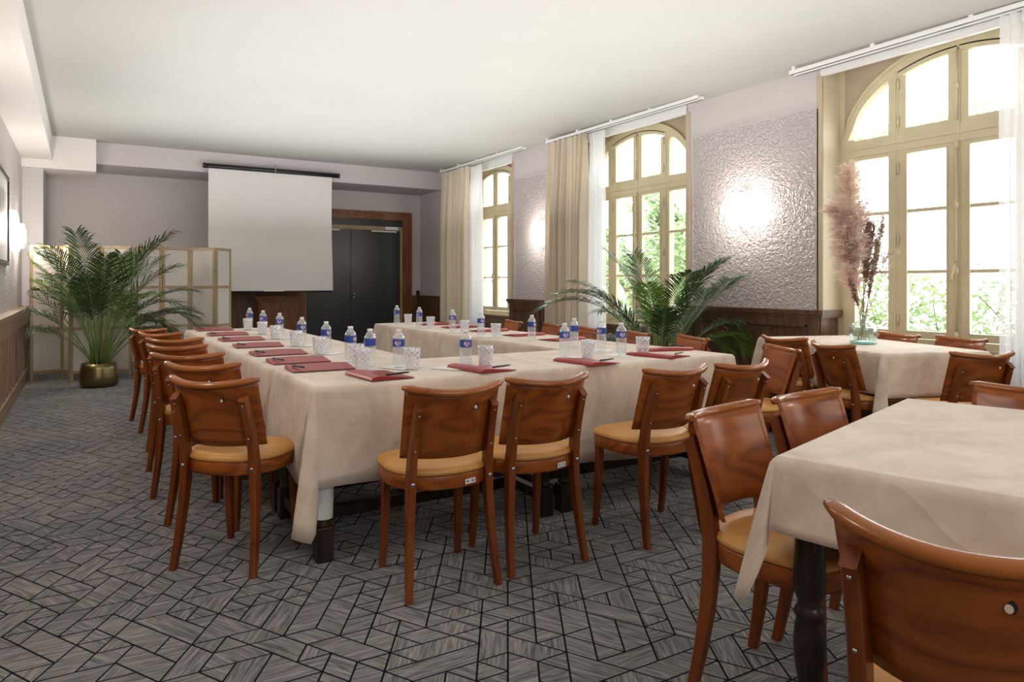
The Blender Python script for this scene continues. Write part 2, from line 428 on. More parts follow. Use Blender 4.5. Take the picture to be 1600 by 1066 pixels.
# wainscot on the left wall
mb=MB(); X0=XL; xf=XL+.07
mb.box(X0,xf,YB,11.13,0,.86).box(X0,xf+.035,YB,11.13,.86,.90).box(X0,xf+.02,YB,11.13,.83,.86)
y=YB+.1
mb.box(xf,xf+.018,YB,11.13,.70,.83).box(xf,xf+.022,YB,11.13,0,.13).box(xf,xf+.03,YB,11.13,.13,.15)
while y<11.05:
    mb.box(xf,xf+.016,y,y+.10,.13,.72); y+=.36
struct('trim_12',mb,MW['wain_left'],label='oak wainscot along the left wall')
# wainscot left of the far door
mb=MB().box(2.0,3.13,YF-.03,YF,0,1.02).box(1.98,3.13,YF-.05,YF,1.02,1.06)
for x in (2.02,2.42): mb.box(x,x+.06,YF-.04,YF,.05,1.0)
struct('trim_13',mb,MW['wain'],label='dark oak wainscot left of the far door')

# ------------------------------------------------------------------ windows
def window(n,c,a,b):
    t=thing('window_%d'%n,'cream arched casement window',None,(XW,c,0)); t['kind']='structure'
    del_=0
    fi=lambda u:2.42+.56*math.sqrt(max(0,1-(u/.86)**2))
    fo=lambda u:2.36+.71*math.sqrt(max(0,1-(u/.935)**2))
    x0,x1=-.03,.04
    fr=MB()
    # outer jambs, sill rail, transom
    for s in (-1,1):
        fr.box(x0,x1,min(s*.83,s*.935),max(s*.83,s*.935),.70,2.42)
        e=(b-c) if s>0 else (c-a)
        fr.box(x0+.012,x1,min(s*.93,s*e),max(s*.93,s*e),.70,3.06)
    fr.box(x0-.01,x1,-.935,.935,.70,.755).box(x0-.05,x1,-.935,.935,.68,.705)
    # arch band
    Nn=44
    def band(f0,f1,u0,u1,xa,xb,m=0,nn=Nn):
        vs=[];fs=[]
        for k in range(nn+1):
            u=u0+(u1-u0)*k/nn
            z0,z1=f0(u),f1(u)
            vs+=[(xa,u,z0),(xb,u,z0),(xb,u,z1),(xa,u,z1)]
        for k in range(nn):
            o=4*k; p=o+4
            fs+=[(o,o+3,p+3,p),(o,p,p+1,o+1),(o+1,p+1,p+2,o+2),(o+3,o+2,p+2,p+3)]
        fs+=[(0,1,2,3),(4*nn+3,4*nn+2,4*nn+1,4*nn)]
        fr.add(vs,fs,False,m)
    band(lambda u:max(fi(u),2.40),lambda u:max(fo(u),fi(u)+.004),-.9349,.9349,x0,x1)
    band(lambda u:fo(u)-.02,lambda u:fo(u)+.012,-.934,.934,x0-.014,x0+.02)          # raised arch moulding
    band(lambda u:max(fo(u),2.36),lambda u:3.06,-.9349,.9349,x0+.02,x1,1)             # spandrels
    f=fr.build('window_frame',[MCREAM,MSPAN],t)
    mb=MB().box(x0-.008,x1,-.86,.86,2.265,2.405).box(x0-.018,x1,-.86,.86,2.325,2.345)
    mb.build('transom',MCREAM,t)
    for s in (-1,1):
        mb=MB(); lo,hi=sorted((s*.455,s*.535)); mb.box(x0-.004,x1,lo,hi,.72,fi(.5)+.03)
        lo,hi=sorted((s*.47,s*.49)); mb.box(x0-.010,x1,lo,hi,.72,fi(.5)+.03)
        m=mb.build('mullion',MCREAM,t)
        for z in (.90,1.55,2.12,2.50,2.80):
            MB().tube([(x0-.012,s*.452,z-.045),(x0-.012,s*.452,z+.045)],.007,8).build('hinge',MCREAM,m)
    # casements: lower pair, upper pair; side lights
    for s in (-1,1):
        lo,hi=sorted((s*.008,s*.455)); mb=MB()
        i0,i1=sorted((s*.072,s*.395))
        mb.box(x0,x1-.02,lo,hi,.76,.82).box(x0,x1-.02,lo,hi,2.235,2.268)
        mb.box(x0,x1-.02,*sorted((s*.008,s*.072)),.82,2.235).box(x0,x1-.02,*sorted((s*.395,s*.455)),.82,2.235)
        for z in (1.287,1.775): mb.box(x0+.012,x1-.02,i0,i1,z-.013,z+.013)
        for yy in (i0,i1-.012): mb.box(x0-.006,x0+.01,yy,yy+.012,.82,2.235)   # beads
        mb.build('casement',MCREAM,t)
        up=MB(); up.box(x0,x1-.02,lo,hi,2.405,2.44)
        up.box(x0,x1-.02,*sorted((s*.008,s*.072)),2.44,fi(.075)-.036).box(x0,x1-.02,*sorted((s*.395,s*.455)),2.44,fi(.455)-.036)
        save=fr; fr2=up
        vs=[];fs=[]; nn=14
        for k in range(nn+1):
            u=(.008+(.455-.008)*k/nn)*s; z1=fi(u)+.01; z0=fi(u)-.035
            vs+=[(x0,u,z0),(x1-.02,u,z0),(x1-.02,u,z1),(x0,u,z1)]
        for k in range(nn):
            o=4*k;p=o+4; fs+=[(o,o+3,p+3,p),(o,p,p+1,o+1),(o+1,p+1,p+2,o+2),(o+3,o+2,p+2,p+3)]
        up.add(vs,fs); up.build('casement',MCREAM,t)
        sd=MB(); l2,h2=sorted((s*.53,s*.84))
        sd.box(x0+.004,x1-.02,l2,h2,.755,.82).box(x0+.004,x1-.02,l2,h2,2.235,2.268)
        for z in (1.287,1.775): sd.box(x0+.012,x1-.02,l2,h2,z-.012,z+.012)
        sd.build('side_light',MCREAM,t)
    # panes: one mesh
    g=MB()
    def sheet(u0,u1,f0,f1,nn=1):
        vs=[]
        for k in range(nn+1):
            u=u0+(u1-u0)*k/nn; vs+=[(.0,u,f0(u)),(.0,u,f1(u))]
        g.add(vs,[(2*k,2*k+2,2*k+3,2*k+1) for k in range(nn)])
    for s in (-1,1):
        sheet(s*.07,s*.40,lambda u:.81,lambda u:2.24); sheet(s*.53,s*.835,lambda u:.81,lambda u:2.24)
        sheet(s*.07,s*.40,lambda u:2.43,fi,10); sheet(s*.53,s*.859,lambda u:2.40,fi,14)
    g.build('pane',MPANE,t)
    # espagnolette
    h=MB(); h.tube([(x0-.022,.0,.78),(x0-.022,.0,2.26)],.008,8)
    for z in (.80,1.29,1.78,2.24): h.tube([(x0-.024,0,z-.03),(x0-.024,0,z-.012),(x0-.024,0,z+.012),(x0-.024,0,z+.03)],[.010,.017,.017,.010],8)
    h.tube([(x0-.03,0,1.36),(x0-.055,.0,1.33),(x0-.06,.02,1.25),(x0-.05,.02,1.21)],[.012,.012,.009,.014],8)
    h.tube([(x0-.022,0,2.42),(x0-.022,0,2.95)],.007,8); h.tube([(x0-.024,0,2.66),(x0-.024,0,2.70)],.016,8)
    h.box(x0-.012,x0,-.016,.016,.78,2.95)
    h.build('espagnolette',MCREAM,t)
    return t
for k,(c,a,b) in enumerate(WIN): window(k+1,c,a,b)
k=14
for c,a,b in WIN:
    mb=MB()
    mb.box(XR-.004,5.63,a-.0,a+.012,.965,3.06).box(XR-.004,5.63,b-.012,b,.965,3.06)
    mb.box(XR-.010,XR,a-.045,a+.012,.965,2.98,1).box(XR-.010,XR,b-.012,b+.045,.965,2.98,1)
    struct('trim_%d'%k,mb,[MREVEAL,MSPAN],label='cream lining and edge board of a window niche'); k+=1
    mb=MB().box(XR-.02,XR+.02,a,b,2.965 if c>1 else 2.95,3.2)
    struct('trim_%d'%k,mb,MWHITE,label='white pelmet board above a window'); k+=1
    mb=MB().box(5.57,5.62,a+.02,b-.02,0,.66).box(5.55,5.64,a+.02,b-.02,.655,.69).box(5.56,5.58,a+.1,b-.1,.5,.62)
    struct('trim_%d'%k,mb,MW['wain'],label='dark oak panel below a window'); k+=1

# ------------------------------------------------------------------ far door, cabinet
t=thing('door_1','charcoal double door with wooden frame and transom',None,(0,YF,0)); t['kind']='structure'
mb=MB()
mb.box(3.13,3.26,-.035,.05,0,2.34).box(5.03,5.19,-.035,.05,0,2.34).box(3.13,5.19,-.035,.05,2.34,2.46)
mb.box(3.11,3.16,-.055,.0,0,2.44).box(5.16,5.21,-.055,.0,0,2.44).box(3.11,5.21,-.055,0,2.44,2.49)
mb.build('door_frame',MW['door_frame'],t)
MB().box(3.26,5.03,.0,.04,2.22,2.34).build('transom_panel',MDOOR,t)
MB().box(3.24,5.04,-.03,.03,2.15,2.22).box(3.24,3.27,-.03,.03,0,2.15).box(4.99,5.04,-.03,.03,0,2.15).build('inner_frame',MW['screen'],t)
for x0,x1,hx in ((3.27,4.058,None),(4.064,4.99,4.11)):
    d=MB().bbox(x0,x1,-.01,.03,.01,2.15,.003).build('door_leaf',MDOOR,t)
    if hx:
        h=MB()
        for z in (1.005,.945):
            h.loops([[(hx+r*cos(q*pi/6),y,z+r*sin(q*pi/6)) for q in range(12)] for r,y in ((.016,-.01),(.016,-.02),(.022,-.04),(.018,-.06),(.004,-.064))],True)
        h.build('door_knob',MSTEEL,d)
    cx=4.93 if hx else 3.34
    c=MB()
    if hx: c.bbox(4.68,4.93,-.09,-.012,2.16,2.215,.006).box(4.42,4.90,-.085,-.06,2.115,2.14)
    else: c.bbox(3.33,3.58,-.09,-.012,2.16,2.215,.006).box(3.36,3.84,-.085,-.06,2.115,2.14)
    c.build('door_closer',MWHITE,d)
t=thing('wooden_cabinet','carved dark wooden cabinet against the far wall below the projection screen','cabinet',(2.75,11.98,0))
MB().bbox(-.32,.32,-.13,.13,0,.93,.008).box(-.34,.34,-.145,.13,0,.10).build('carcass',MW['door_frame'],t)
MB().box(-.36,.36,-.17,.13,.93,.96).box(-.34,.34,-.155,.13,.90,.93).box(-.38,.38,-.185,.13,.96,.985).build('cornice',MW['door_frame'],t)
for s in (-1,1):
    d=MB(); lo,hi=sorted((s*.01,s*.28)); d.box(lo,hi,-.15,-.13,.13,.86)
    d.box(lo+.05,hi-.05,-.158,-.15,.20,.79); d.build('cabinet_door',MW['door_frame'],t)
o=MB().bbox(5.30,5.35,YF-.09,YF-.04,.965,1.06,.006).build('wall_socket_box',MBLACK); tag(o,'small black box on the wainscot ledge right of the far door','socket box')

# ------------------------------------------------------------------ projection screen
t=thing('projection_screen','white pull-down projection screen hanging from black roller on far beam','projection screen',(0,11.1,0))
mb=MB(); mb.tube([(1.535,0,2.915),(3.49,0,2.915)],.035,14); b=mb.build('roller_case',MBLACK,t)
MB().tube([(1.50,0,2.915),(1.537,0,2.915)],.039,14).tube([(3.488,0,2.915),(3.525,0,2.915)],.039,14).build('end_cap',MBLACK,t)
def scr(u,v):
    x=1.575+u*1.835; z=2.90-v*1.83
    y=.012+.030*math.exp(-((u-1.0)/.10)**2)*sin(pi*v)*-1+.006*sin(u*9+v*3)*v
    if u>.8: x-=.02*sin(pi*v*1.3)*(u-.8)*4
    return (x,y,z)
MB().grid(scr,40,24).build('screen_fabric',MPROJ,t)
MB().tube([(1.575,.01,1.065),(3.41,.01,1.065)],.013,10).build('weight_bar',MBLACK,t)
MB().box(2.36,2.66,-.004,.004,1.07,1.085).build('pull_tab',MPAPER,t)
mb=MB().tube([(2.52,.06,3.02),(2.52,.0,2.99),(2.52,-.038,2.93),(2.52,-.03,2.86)],.006,6); mb.build('hanging_cord',MSTALK,t)
mb=MB().box(2.46,2.58,.03,.1,2.93,2.955); mb.build('bracket',MBLACK,t)

# ------------------------------------------------------------------ folding screens
def panel(parent,p,q):
    p=Vector(p); q=Vector(q); d=q-p; w=d.length; ang=math.atan2(d.y,d.x)
    H=1.66; st=.032; th=.011; f=MB()
    f.box(0,st,-th,th,0,H).box(w-st,w,-th,th,0,H)
    for z in (.095,.625,1.130,1.628): f.box(st,w-st,-th,th,z,z+.032)
    o=f.build('screen_panel',MW['screen'],parent,(p.x,p.y,0),ang)
    g=MB()
    g.box(st,w-st,-.002,.002,.127,.625).box(st,w-st,-.002,.002,.657,1.130).box(st,w-st,-.002,.002,1.162,1.628)
    g.build('paper_panes',MRICE,o)
def folding(label,pts):
    t=thing('folding_screen',label,'folding screen',(pts[0][0],pts[0][1],0),0,'folding screens at the far end')
    o=Vector(pts[0])
    for a,b in zip(pts,pts[1:]):
        a=Vector(a)-o; b=Vector(b)-o; d=(b-a).normalized()*.004
        panel(t,a+d,b-d)
        if (b-a).length: MB().tube([(b.x,b.y,1.35),(b.x,b.y,1.42)],.006,6).build('hinge',MSTEEL,t)
folding('wood and rice paper folding screen in the far left corner behind potted palm',[(-.545,10.30),(-.20,10.44),(-.13,10.06),(.20,10.22),(.53,9.98)])
folding('wood and rice paper folding screen standing left of the projection screen',[(.56,9.93),(.875,10.09),(1.22,10.16),(1.49,9.89),(1.72,10.15)])

# ------------------------------------------------------------------ chairs
def rect_sweep(mb,path,sz,m=0,topcut=0):
    rs=[]
    for (x,y,z),(w,d) in zip(path,sz):
        c=.12*min(w,d)
        rs.append([(x-w/2+c,y-d/2,z),(x+w/2-c,y-d/2,z),(x+w/2,y-d/2+c,z),(x+w/2,y+d/2-c,z),(x+w/2-c,y+d/2,z),(x-w/2+c,y+d/2,z),(x-w/2,y+d/2-c,z),(x-w/2,y-d/2+c,z)])
    if topcut:
        r=rs[-1]; ymin=min(p[1] for p in r); ymax=max(p[1] for p in r)
        rs[-1]=[(px,py,pz-topcut*(ymax-py)/(ymax-ymin)) for px,py,pz in r]
    mb.loops(rs,False,m); return mb
def seat_outline(s=1.0,n=40):
    out=[]
    for k in range(n):
        a=2*pi*k/n; c,q=cos(a),sin(a)
        e=2/4.2 if q>0 else 2/2.25
        x=.221*math.copysign(abs(c)**e,c); y=.205*math.copysign(abs(q)**e,q)-.0+(.005)
        if q>0: x*=1-.02*q
        out.append((x*s,y*s))
    return out
def interp(tab,z):
    for (z0,v0),(z1,v1) in zip(tab,tab[1:]):
        if z<=z1: return v0+(v1-v0)*(z-z0)/(z1-z0)
    return tab[-1][1]
def yb(z): return -.259-.316*(z-.74)
def make_chair():
    t=thing('dining_chair','','chair')
    # seat frame
    mb=MB(); rs=[]
    for s,z in ((.93,.400),(.965,.402),(.975,.408),(.975,.450),(.96,.456)):
        rs.append([(x,y,z) for x,y in seat_outline(s)])
    mb.loops(rs,True); mb.build('seat_frame',MW['chair'],t)
    mb=MB(); rs=[]
    for s,z in ((.955,.456),(.985,.460),(.99,.468),(.97,.478),(.90,.486),(.75,.491),(.5,.494),(.2,.495)):
        rs.append([(x,y,z) for x,y in seat_outline(s)])
    mb.loops(rs,True); mb.build('seat',MVINYL,t)
    # backrest: bent plywood
    def surf(off):
        def f(u,v):
            xx=-1+2*u; z=.522+v*(.262+.020*xx*xx)
            x=xx*(.190+.009*v); y=yb(z)+.085*xx*xx
            nx=-2*.085*xx/.21; l=math.hypot(nx,1)
            return (x+nx/l*off,y+off/l,z)
        return f
    nu,nv=24,8; A=[surf(.0)(i/nu,j/nv) for j in range(nv+1) for i in range(nu+1)]
    B=[surf(.011)(i/nu,j/nv) for j in range(nv+1) for i in range(nu+1)]
    mb=MB(); n=len(A); W=nu+1; fs=[]
    for j in range(nv):
        for i in range(nu):
            a=j*W+i; fs.append((a,a+1,a+W+1,a+W)); fs.append((n+a,n+a+W,n+a+W+1,n+a+1))
    for i in range(nu): fs.append((i,n+i,n+i+1,i+1)); a=nv*W+i; fs.append((a,a+1,n+a+1,n+a))
    mb.add(A+B,fs,True)
    es=[]
    for j in range(nv): a=j*W; es.append((a,a+W,n+a+W,n+a)); b=a+nu; es.append((b,n+b,n+b+W,b+W))
    for f in es: mb.f.append(list(f)); mb.m.append(0); mb.s.append(False)
    bk=mb.build('backrest',MW['chair'],t)
    # finger hole with its pad
    hx=.072; hz=.725; hy=yb(hz)+.085*(hx/.21)**2
    mb=MB(); ring=[(hx+.009*cos(q*pi/8),hy-.0015-.003*0,hz+.011*sin(q*pi/8)) for q in range(16)]
    mb.add(ring,[list(range(16))],False,0)
    mb.add([(x*1-.002,y-.001,z-.003) for x,y,z in [(hx+.006*cos(q*pi/8),hy-.001,hz+.007*sin(q*pi/8)) for q in range(16)]],[list(range(16))],False,1)
    o=mb.build('finger_hole',[MHOLE,MSPOT],bk); o['label']='small pale plug near top of the back'
    # top rail
    rs=[]
    K=30
    for k in range(K+1):
        xx=-1.03+2.06*k/K; z=.784+.020*xx*xx; x=xx*.200; y=yb(z)+.085*xx*xx
        nx=-2*.085*xx/.21; l=math.hypot(nx,1); nx/=l; ny=1/l
        e=1-.45*max(0,(abs(xx)-.9)/.13)
        sec=[(-.017,-.008),(-.019,.000),(-.016,.010),(-.006,.016),(.006,.015),(.014,.008),(.015,-.004),(.010,-.010),(-.010,-.012)]
        rs.append([(x+nx*a*e,y+ny*a*e,z+b*e) for a,b in sec])
    MB().loops(rs,True).build('top_rail',MW['cap'],t)
    for s in (-1,1):
        path=[]; sz=[]
        tab_y=[(0,-.205),(.12,-.182),(.25,-.163),(.36,-.155),(.44,-.154),(.52,-.164),(.60,-.183),(.68,-.208),(.748,-.231)]
        tab_x=[(0,.186),(.12,.178),(.25,.170),(.36,.164),(.44,.161),(.60,.158),(.748,.155)]
        for z in (0,.06,.12,.18,.25,.31,.36,.40,.44,.48,.52,.56,.60,.64,.68,.72,.750):
            path.append((s*interp(tab_x,z),interp(tab_y,z),z))
            d=interp([(0,.030),(.25,.042),(.44,.050),(.55,.044),(.76,.036)],z)
            sz.append((interp([(0,.026),(.44,.032),(.76,.030)],z),d))
        lg=rect_sweep(MB(),path,sz,0,.030).build('leg',MW['chair_leg'],t)
        for z,rr in ((.432,.009),(.56,.005),(.70,.005)):
            x=s*interp(tab_x,z); y=interp(tab_y,z)-interp([(0,.030),(.25,.042),(.44,.050),(.55,.044),(.76,.036)],z)/2
            bl=MB(); bl.loops([[(x+r*cos(q*pi/5),y-dy,z+r*sin(q*pi/5)) for q in range(10)] for r,dy in ((rr,0),(rr*.85,.003),(rr*.4,.0045))],True)
            bl.build('bolt' if rr>.006 else 'screw',MSTEEL,lg)
        p=[(s*.165,.150,.402),(s*.166,.155,.25),(s*.169,.165,.10),(s*.172,.176,0)]
        rect_sweep(MB(),p,[(.036,.038),(.033,.035),(.028,.030),(.025,.027)]).build('leg',MW['chair_leg'],t)
    return t
CH=make_chair()
chairs=[
 # left row (x, y, rot, label)
 (.600,3.27,-43.6,'wooden chair nearest the camera in the row along the left table, turned at the corner','L'),
 (.634,3.883,-42,'wooden chair second from the camera in the row along the left table','L'),
 (.60,4.46,-31,'wooden chair third from the camera in the row along the left table','L'),
 (.632,5.07,-38,'wooden chair in the middle of the seven along the left table','L'),
 (.662,5.676,-31.5,'wooden chair fifth from the camera in the row along the left table','L'),
 (.672,6.334,-48,'wooden chair last but one from the far end of the left table row','L'),
 (.64,6.924,-52,'wooden chair farthest from the camera in the row along the left table','L'),
 # front row
 (1.243,2.64,-4,'wooden chair with mustard seat, leftmost of the four facing the front table edge','F'),
 (1.68,2.65,-1,'wooden chair with mustard seat, second from left at the front table edge','F'),
 (2.352,2.60,2,'wooden chair with mustard seat pulled out, third from left at the front table edge','F'),
 (2.775,2.585,5,'wooden chair rightmost of the four facing the front table edge','F'),
 # right row
 (3.44,2.88,64,'wooden chair turned to the right-hand corner of the front table','R'),
 (3.58,3.72,75,'wooden chair beside the front table corner, in front of the window palm','R'),
 (3.56,4.30,80,'wooden chair behind the rightmost bottles, left of the window palm','R'),
 (3.55,4.87,82,'wooden chair in front of the beige middle curtain along the right table','R'),
 (3.58,5.50,78,'wooden chair along the right table, right of the bottle before the dark wainscot','R'),
 (3.55,6.15,80,'wooden chair whose light top rail shows right of the farthest glass tumblers','R'),
 # window table
 (4.555,3.325,-94,'wooden chair on the left side of the window table, nearer the wainscot pier','W'),
 (4.345,2.75,-108.7,'wooden chair on the left side of the window table, in front of the glass vase','W'),
 (4.425,2.20,-22,'wooden chair with dark hole in back at the near end of the window table','W'),
 (5.155,3.125,72,'wooden chair below the window, directly right of the glass vase','W'),
 (5.14,2.66,75,'wooden chair below the window, farther right behind the window table','W'),
 # foreground table
 (1.752,1.328,192.5,'wooden chair on the left of the foreground table, seat showing beside the cloth corner','N'),
 (2.20,1.373,186,'wooden chair second along the left side of the foreground table, seat hidden by the cloth','N'),
 (2.83,1.167,105,'wooden chair at the far end of the foreground table, only its back top visible','N'),
 (1.378,.632,-75,'wooden chair closest to the camera, its back cut off by the picture corner','N')]
GR={'L':'chairs along the left table','F':'chairs along the front table edge','R':'chairs along the right table','W':'chairs at the window table','N':'chairs at the foreground table'}
for i,(x,y,r,lab,g) in enumerate(chairs):
    o=place(CH,i>0,(x,y,0),R(r),lab,GR[g])
    if i in (7,8):
        a=-.02
        pl=MB().add([(.045+.0,-.2015,.414),(.095,-.187,.414),(.095,-.187,.434),(.045,-.2015,.434)],[(0,1,2,3)])
        for q in range(5):
            u0=.12+q*.16; u1=u0+.10
            if q==2: continue
            P=lambda u,z:(.045+.05*u,-.2020+.0145*u,z)
            pl.add([P(u0,.419),P(u1,.419),P(u1,.429),P(u0,.429)],[(0,1,2,3)],False,1)
        p=pl.build('inventory_tag',[MPAPER,MSTEEL],o); p['label']='small white inventory tag on the seat frame'
        _tree.clear()

# ------------------------------------------------------------------ tables
def make_table(lx,ly,label,loc,rz,group,inset=.06,stretch=True):
    t=thing('dining_table',label,'table',loc,rz,group)
    MB().bbox(-lx/2+.004,lx/2-.004,-ly/2+.004,ly/2-.004,.725,.752,.004).build('tabletop',MW['table'],t)
    a,b=lx/2-inset-.02,ly/2-inset-.02
    mb=MB().box(-a,a,-b-.01,-b+.012,.64,.725).box(-a,a,b-.012,b+.01,.64,.725).box(-a-.01,-a+.012,-b,b,.64,.725).box(a-.012,a+.01,-b,b,.64,.725)
    mb.build('apron',MW['table'],t)
    for sx in (-1,1):
        for sy in (-1,1):
            x,y=sx*(lx/2-inset),sy*(ly/2-inset)
            mb=MB(); mb.bbox(x-.036,x+.036,y-.036,y+.036,.60,.726,.004)
            mb.lathe([(.030,.60),(.027,.585),(.033,.57),(.036,.52),(.040,.45),(.037,.41),(.028,.385),(.032,.376),(.038,.365),(.038,.355),(.032,.345),(.036,.33),(.040,.29),(.038,.24),(.030,.19),(.028,.17),(.034,.16),(.030,.145)],16,0,(x,y,0))
            mb.bbox(x-.036,x+.036,y-.036,y+.036,0,.148,.004)
            mb.build('leg',MW['table'],t)
    x=lx/2-inset; y=ly/2-inset
    if stretch:
        if lx>=ly:
            for s in (-1,1): MB().bbox(s*x-.022,s*x+.022,-y+.036,y-.036,.07,.125,.004).build('stretcher',MW['table'],t)
            MB().bbox(-x+.022,x-.022,-.022,.022,.07,.125,.004).build('stretcher',MW['table'],t)
        else:
            for s in (-1,1): MB().bbox(-x+.036,x-.036,s*y-.022,s*y+.022,.07,.125,.004).build('stretcher',MW['table'],t)
            MB().bbox(-.022,.022,-y+.022,y-.022,.07,.125,.004).build('stretcher',MW['table'],t)
    return t
def make_cloth(lx,ly,z,drops,label,loc,rz,group,tips={},flare=.018,amp=.010,seed=1,plow=None):
    """drops: (front -y, right +x, back +y, left -x); tips: corner index -> (extra outward, extra drop factor, bias)"""
    rnd=random.Random(seed); ph=[rnd.uniform(0,6) for _ in range(8)]
    hx,hy=lx/2,ly/2; r=.012
    cor=[(-hx+r,-hy+r),(hx-r,-hy+r),(hx-r,hy-r),(-hx+r,hy-r)]       # fl, fr, br, bl
    nrm=[(0,-1),(1,0),(0,1),(-1,0)]
    cols=[]   # (base x, y, nx, ny, drop, ripple s, out, lateral)
    for sd in range(4):
        p,q=cor[sd],cor[(sd+1)%4]; ln=math.hypot(q[0]-p[0],q[1]-p[1]); n=max(8,int(ln/.03)); d=drops[sd]
        c0,c1=sd,(sd+1)%4
        for k in range(n+1):
            u=k/n; s=u*ln; x=p[0]+(q[0]-p[0])*u; y=p[1]+(q[1]-p[1])*u
            dd=d*(1+.03*sin(s*2.1+ph[sd]))
            if d: dd+= .012*sin(s*5+ph[sd+1])
            cols.append((x,y,nrm[sd][0],nrm[sd][1],dd,s+sd*9,0,d>0))
        # corner fan (corner c1 between side sd and sd+1)
        d2=drops[(sd+1)%4]
        if d>0 and d2>0:
            ex,fac,bias=tips.get(c1,(.07,.36,.5)); a0=math.atan2(nrm[sd][1],nrm[sd][0]); M_=12
            for k in range(1,M_):
                u=k/M_; a=a0+u*pi/2
                w=max(0,1-abs(u-bias)/(bias if u<bias else 1-bias)); w=min(1,w*1.9)**1.15
                dd=d+(d2-d)*u+ (max(d,d2))*fac*w
                cols.append((q[0],q[1],cos(a),sin(a),dd,-1,ex*w,True))
    rows=[0,.02,.05,.1,.18,.28,.4,.52,.64,.76,.88,1.0]
    V=[]; W=len(cols)
    top=[]
    for (x,y,nx,ny,d,s,out,has) in cols:
        for t in rows:
            if not has:
                V.append((x+nx*r*t,y+ny*r*t,z-.002*t)); continue
            dz=d*t
            k=min(1,dz/ (r*1.6)); rr=r*(1-math.sqrt(max(0,1-(1-(1-k))**2))) if k<1 else r
            o=r*math.sin(k*pi/2)
            rip=0 if s<0 else amp*t**1.2*(sin(s*7.3+ph[6])+.6*sin(s*13.1+ph[7]))*.7+amp*t
            if s>=0:
                pass
            o+=flare*t+rip+out*t**.9
            V.append((x+nx*o,y+ny*o,z-dz if t>0 else z))
    mb=MB(); nr=len(rows); fs=[]
    for i in range(W):
        j=(i+1)%W
        for k in range(nr-1):
            fs.append((i*nr+k,i*nr+k+1,j*nr+k+1,j*nr+k))
    mb.add(V,fs,True)
    # top surface with faint creases
    def topf(u,v):
        x=-hx+r+(lx-2*r)*u; y=-hy+r+(ly-2*r)*v
        e=min(1,6*min(u,1-u,v,1-v))
        return (x,y,z+e*.0015*(sin(x*31+y*9+ph[0])*sin(y*5+ph[1])))
    # stitch: top polygon from row-0 loop
    mb.f.append([i*nr for i in range(W) if cols[i][5]>=0]); mb.m.append(0); mb.s.append(False)
    o=mb.build('tablecloth',MCLOTH,None,loc,rz); 
    m=o.modifiers.new('hem','SOLIDIFY'); m.thickness=.002; m.offset=1
    tag(o,label,'tablecloth',group); return o
ZT=.756
GT='tables of the U shaped conference layout'; GC='beige cloths over the U shaped layout'
# U layout
tA=make_table(1.27,.78,'dark wooden table under the beige cloth at the front left corner',(1.465,3.355,0),0,GT)
make_table(1.29,.78,'dark wooden table under the beige cloth at the front right corner',(2.752,3.355,0),0,GT)
make_table(.83,1.72,'dark wooden table under the near end of the left cloth',(1.25,4.625,0),0,GT)
make_table(.83,1.72,'dark wooden table under the far end of the left cloth',(1.25,6.355,0),0,GT)
make_table(.68,1.75,'dark wooden table under the near end of the right cloth',(3.06,4.645,0),0,GT)
make_table(.68,1.75,'dark wooden table under the far end of the right cloth',(3.06,6.41,0),0,GT)
# white sleeve on the front left table leg
x,y=-.575,-.33
o=MB().lathe([(.040,.185),(.043,.25),(.046,.36)],18,0,(x,y,0),False).build('leg_sleeve',MPAPER,tA); o['label']='white paper sleeve around the corner leg'
make_cloth(.86,3.52,ZT,(0,.42,.42,.42),'long beige suede cloth on the left run of tables under the row of red folders',(1.25,5.46,0),0,GC,seed=3,amp=.006,flare=.01)
make_cloth(.70,3.58,ZT,(0,.42,.42,.42),'long beige suede cloth on the right run of tables nearest the windows',(3.06,5.52,0),0,GC,seed=4,amp=.006,flare=.008)
make_cloth(1.345,.80,ZT+.003,(.44,0,0,.40),'beige suede cloth on the front left table with a long folded corner hanging low',(1.50,3.36,0),0,GC,{0:(.10,.42,.62)},seed=5,flare=.02)
make_cloth(1.29,.80,ZT+.005,(.52,.44,0,0),'beige suede cloth on the front right table under the glossy folders',(2.757,3.36,0),0,GC,{1:(.06,.25,.5)},seed=6,flare=.024)
# window table and foreground table
a=R(70)
wc=Vector((4.227,2.528))+Vector((cos(a),sin(a)))*.71+Vector((sin(a),-cos(a)))*.40
make_table(1.40,.78,'dark wooden table under the beige cloth by the near window',(wc.x,wc.y,0),a,None)
make_cloth(1.42,.80,ZT+.002,(.27,.27,.27,.27),'beige suede cloth on the window table holding the glass vase',(wc.x,wc.y,0),a,None,{3:(.09,.42,.5)},seed=8)
a=R(15.5)
nc=Vector((1.497,1.186))+Vector((cos(a),sin(a)))*.62+Vector((sin(a),-cos(a)))*.40
make_table(1.22,.78,'dark turned-leg wooden table under the cloth in the near right foreground',(nc.x,nc.y,0),a,None)
make_cloth(1.24,.80,ZT+.002,(.18,.2,.22,.18),'beige suede cloth on the empty table in the near right foreground',(nc.x,nc.y,0),a,None,{3:(.075,.72,.5)},seed=9)

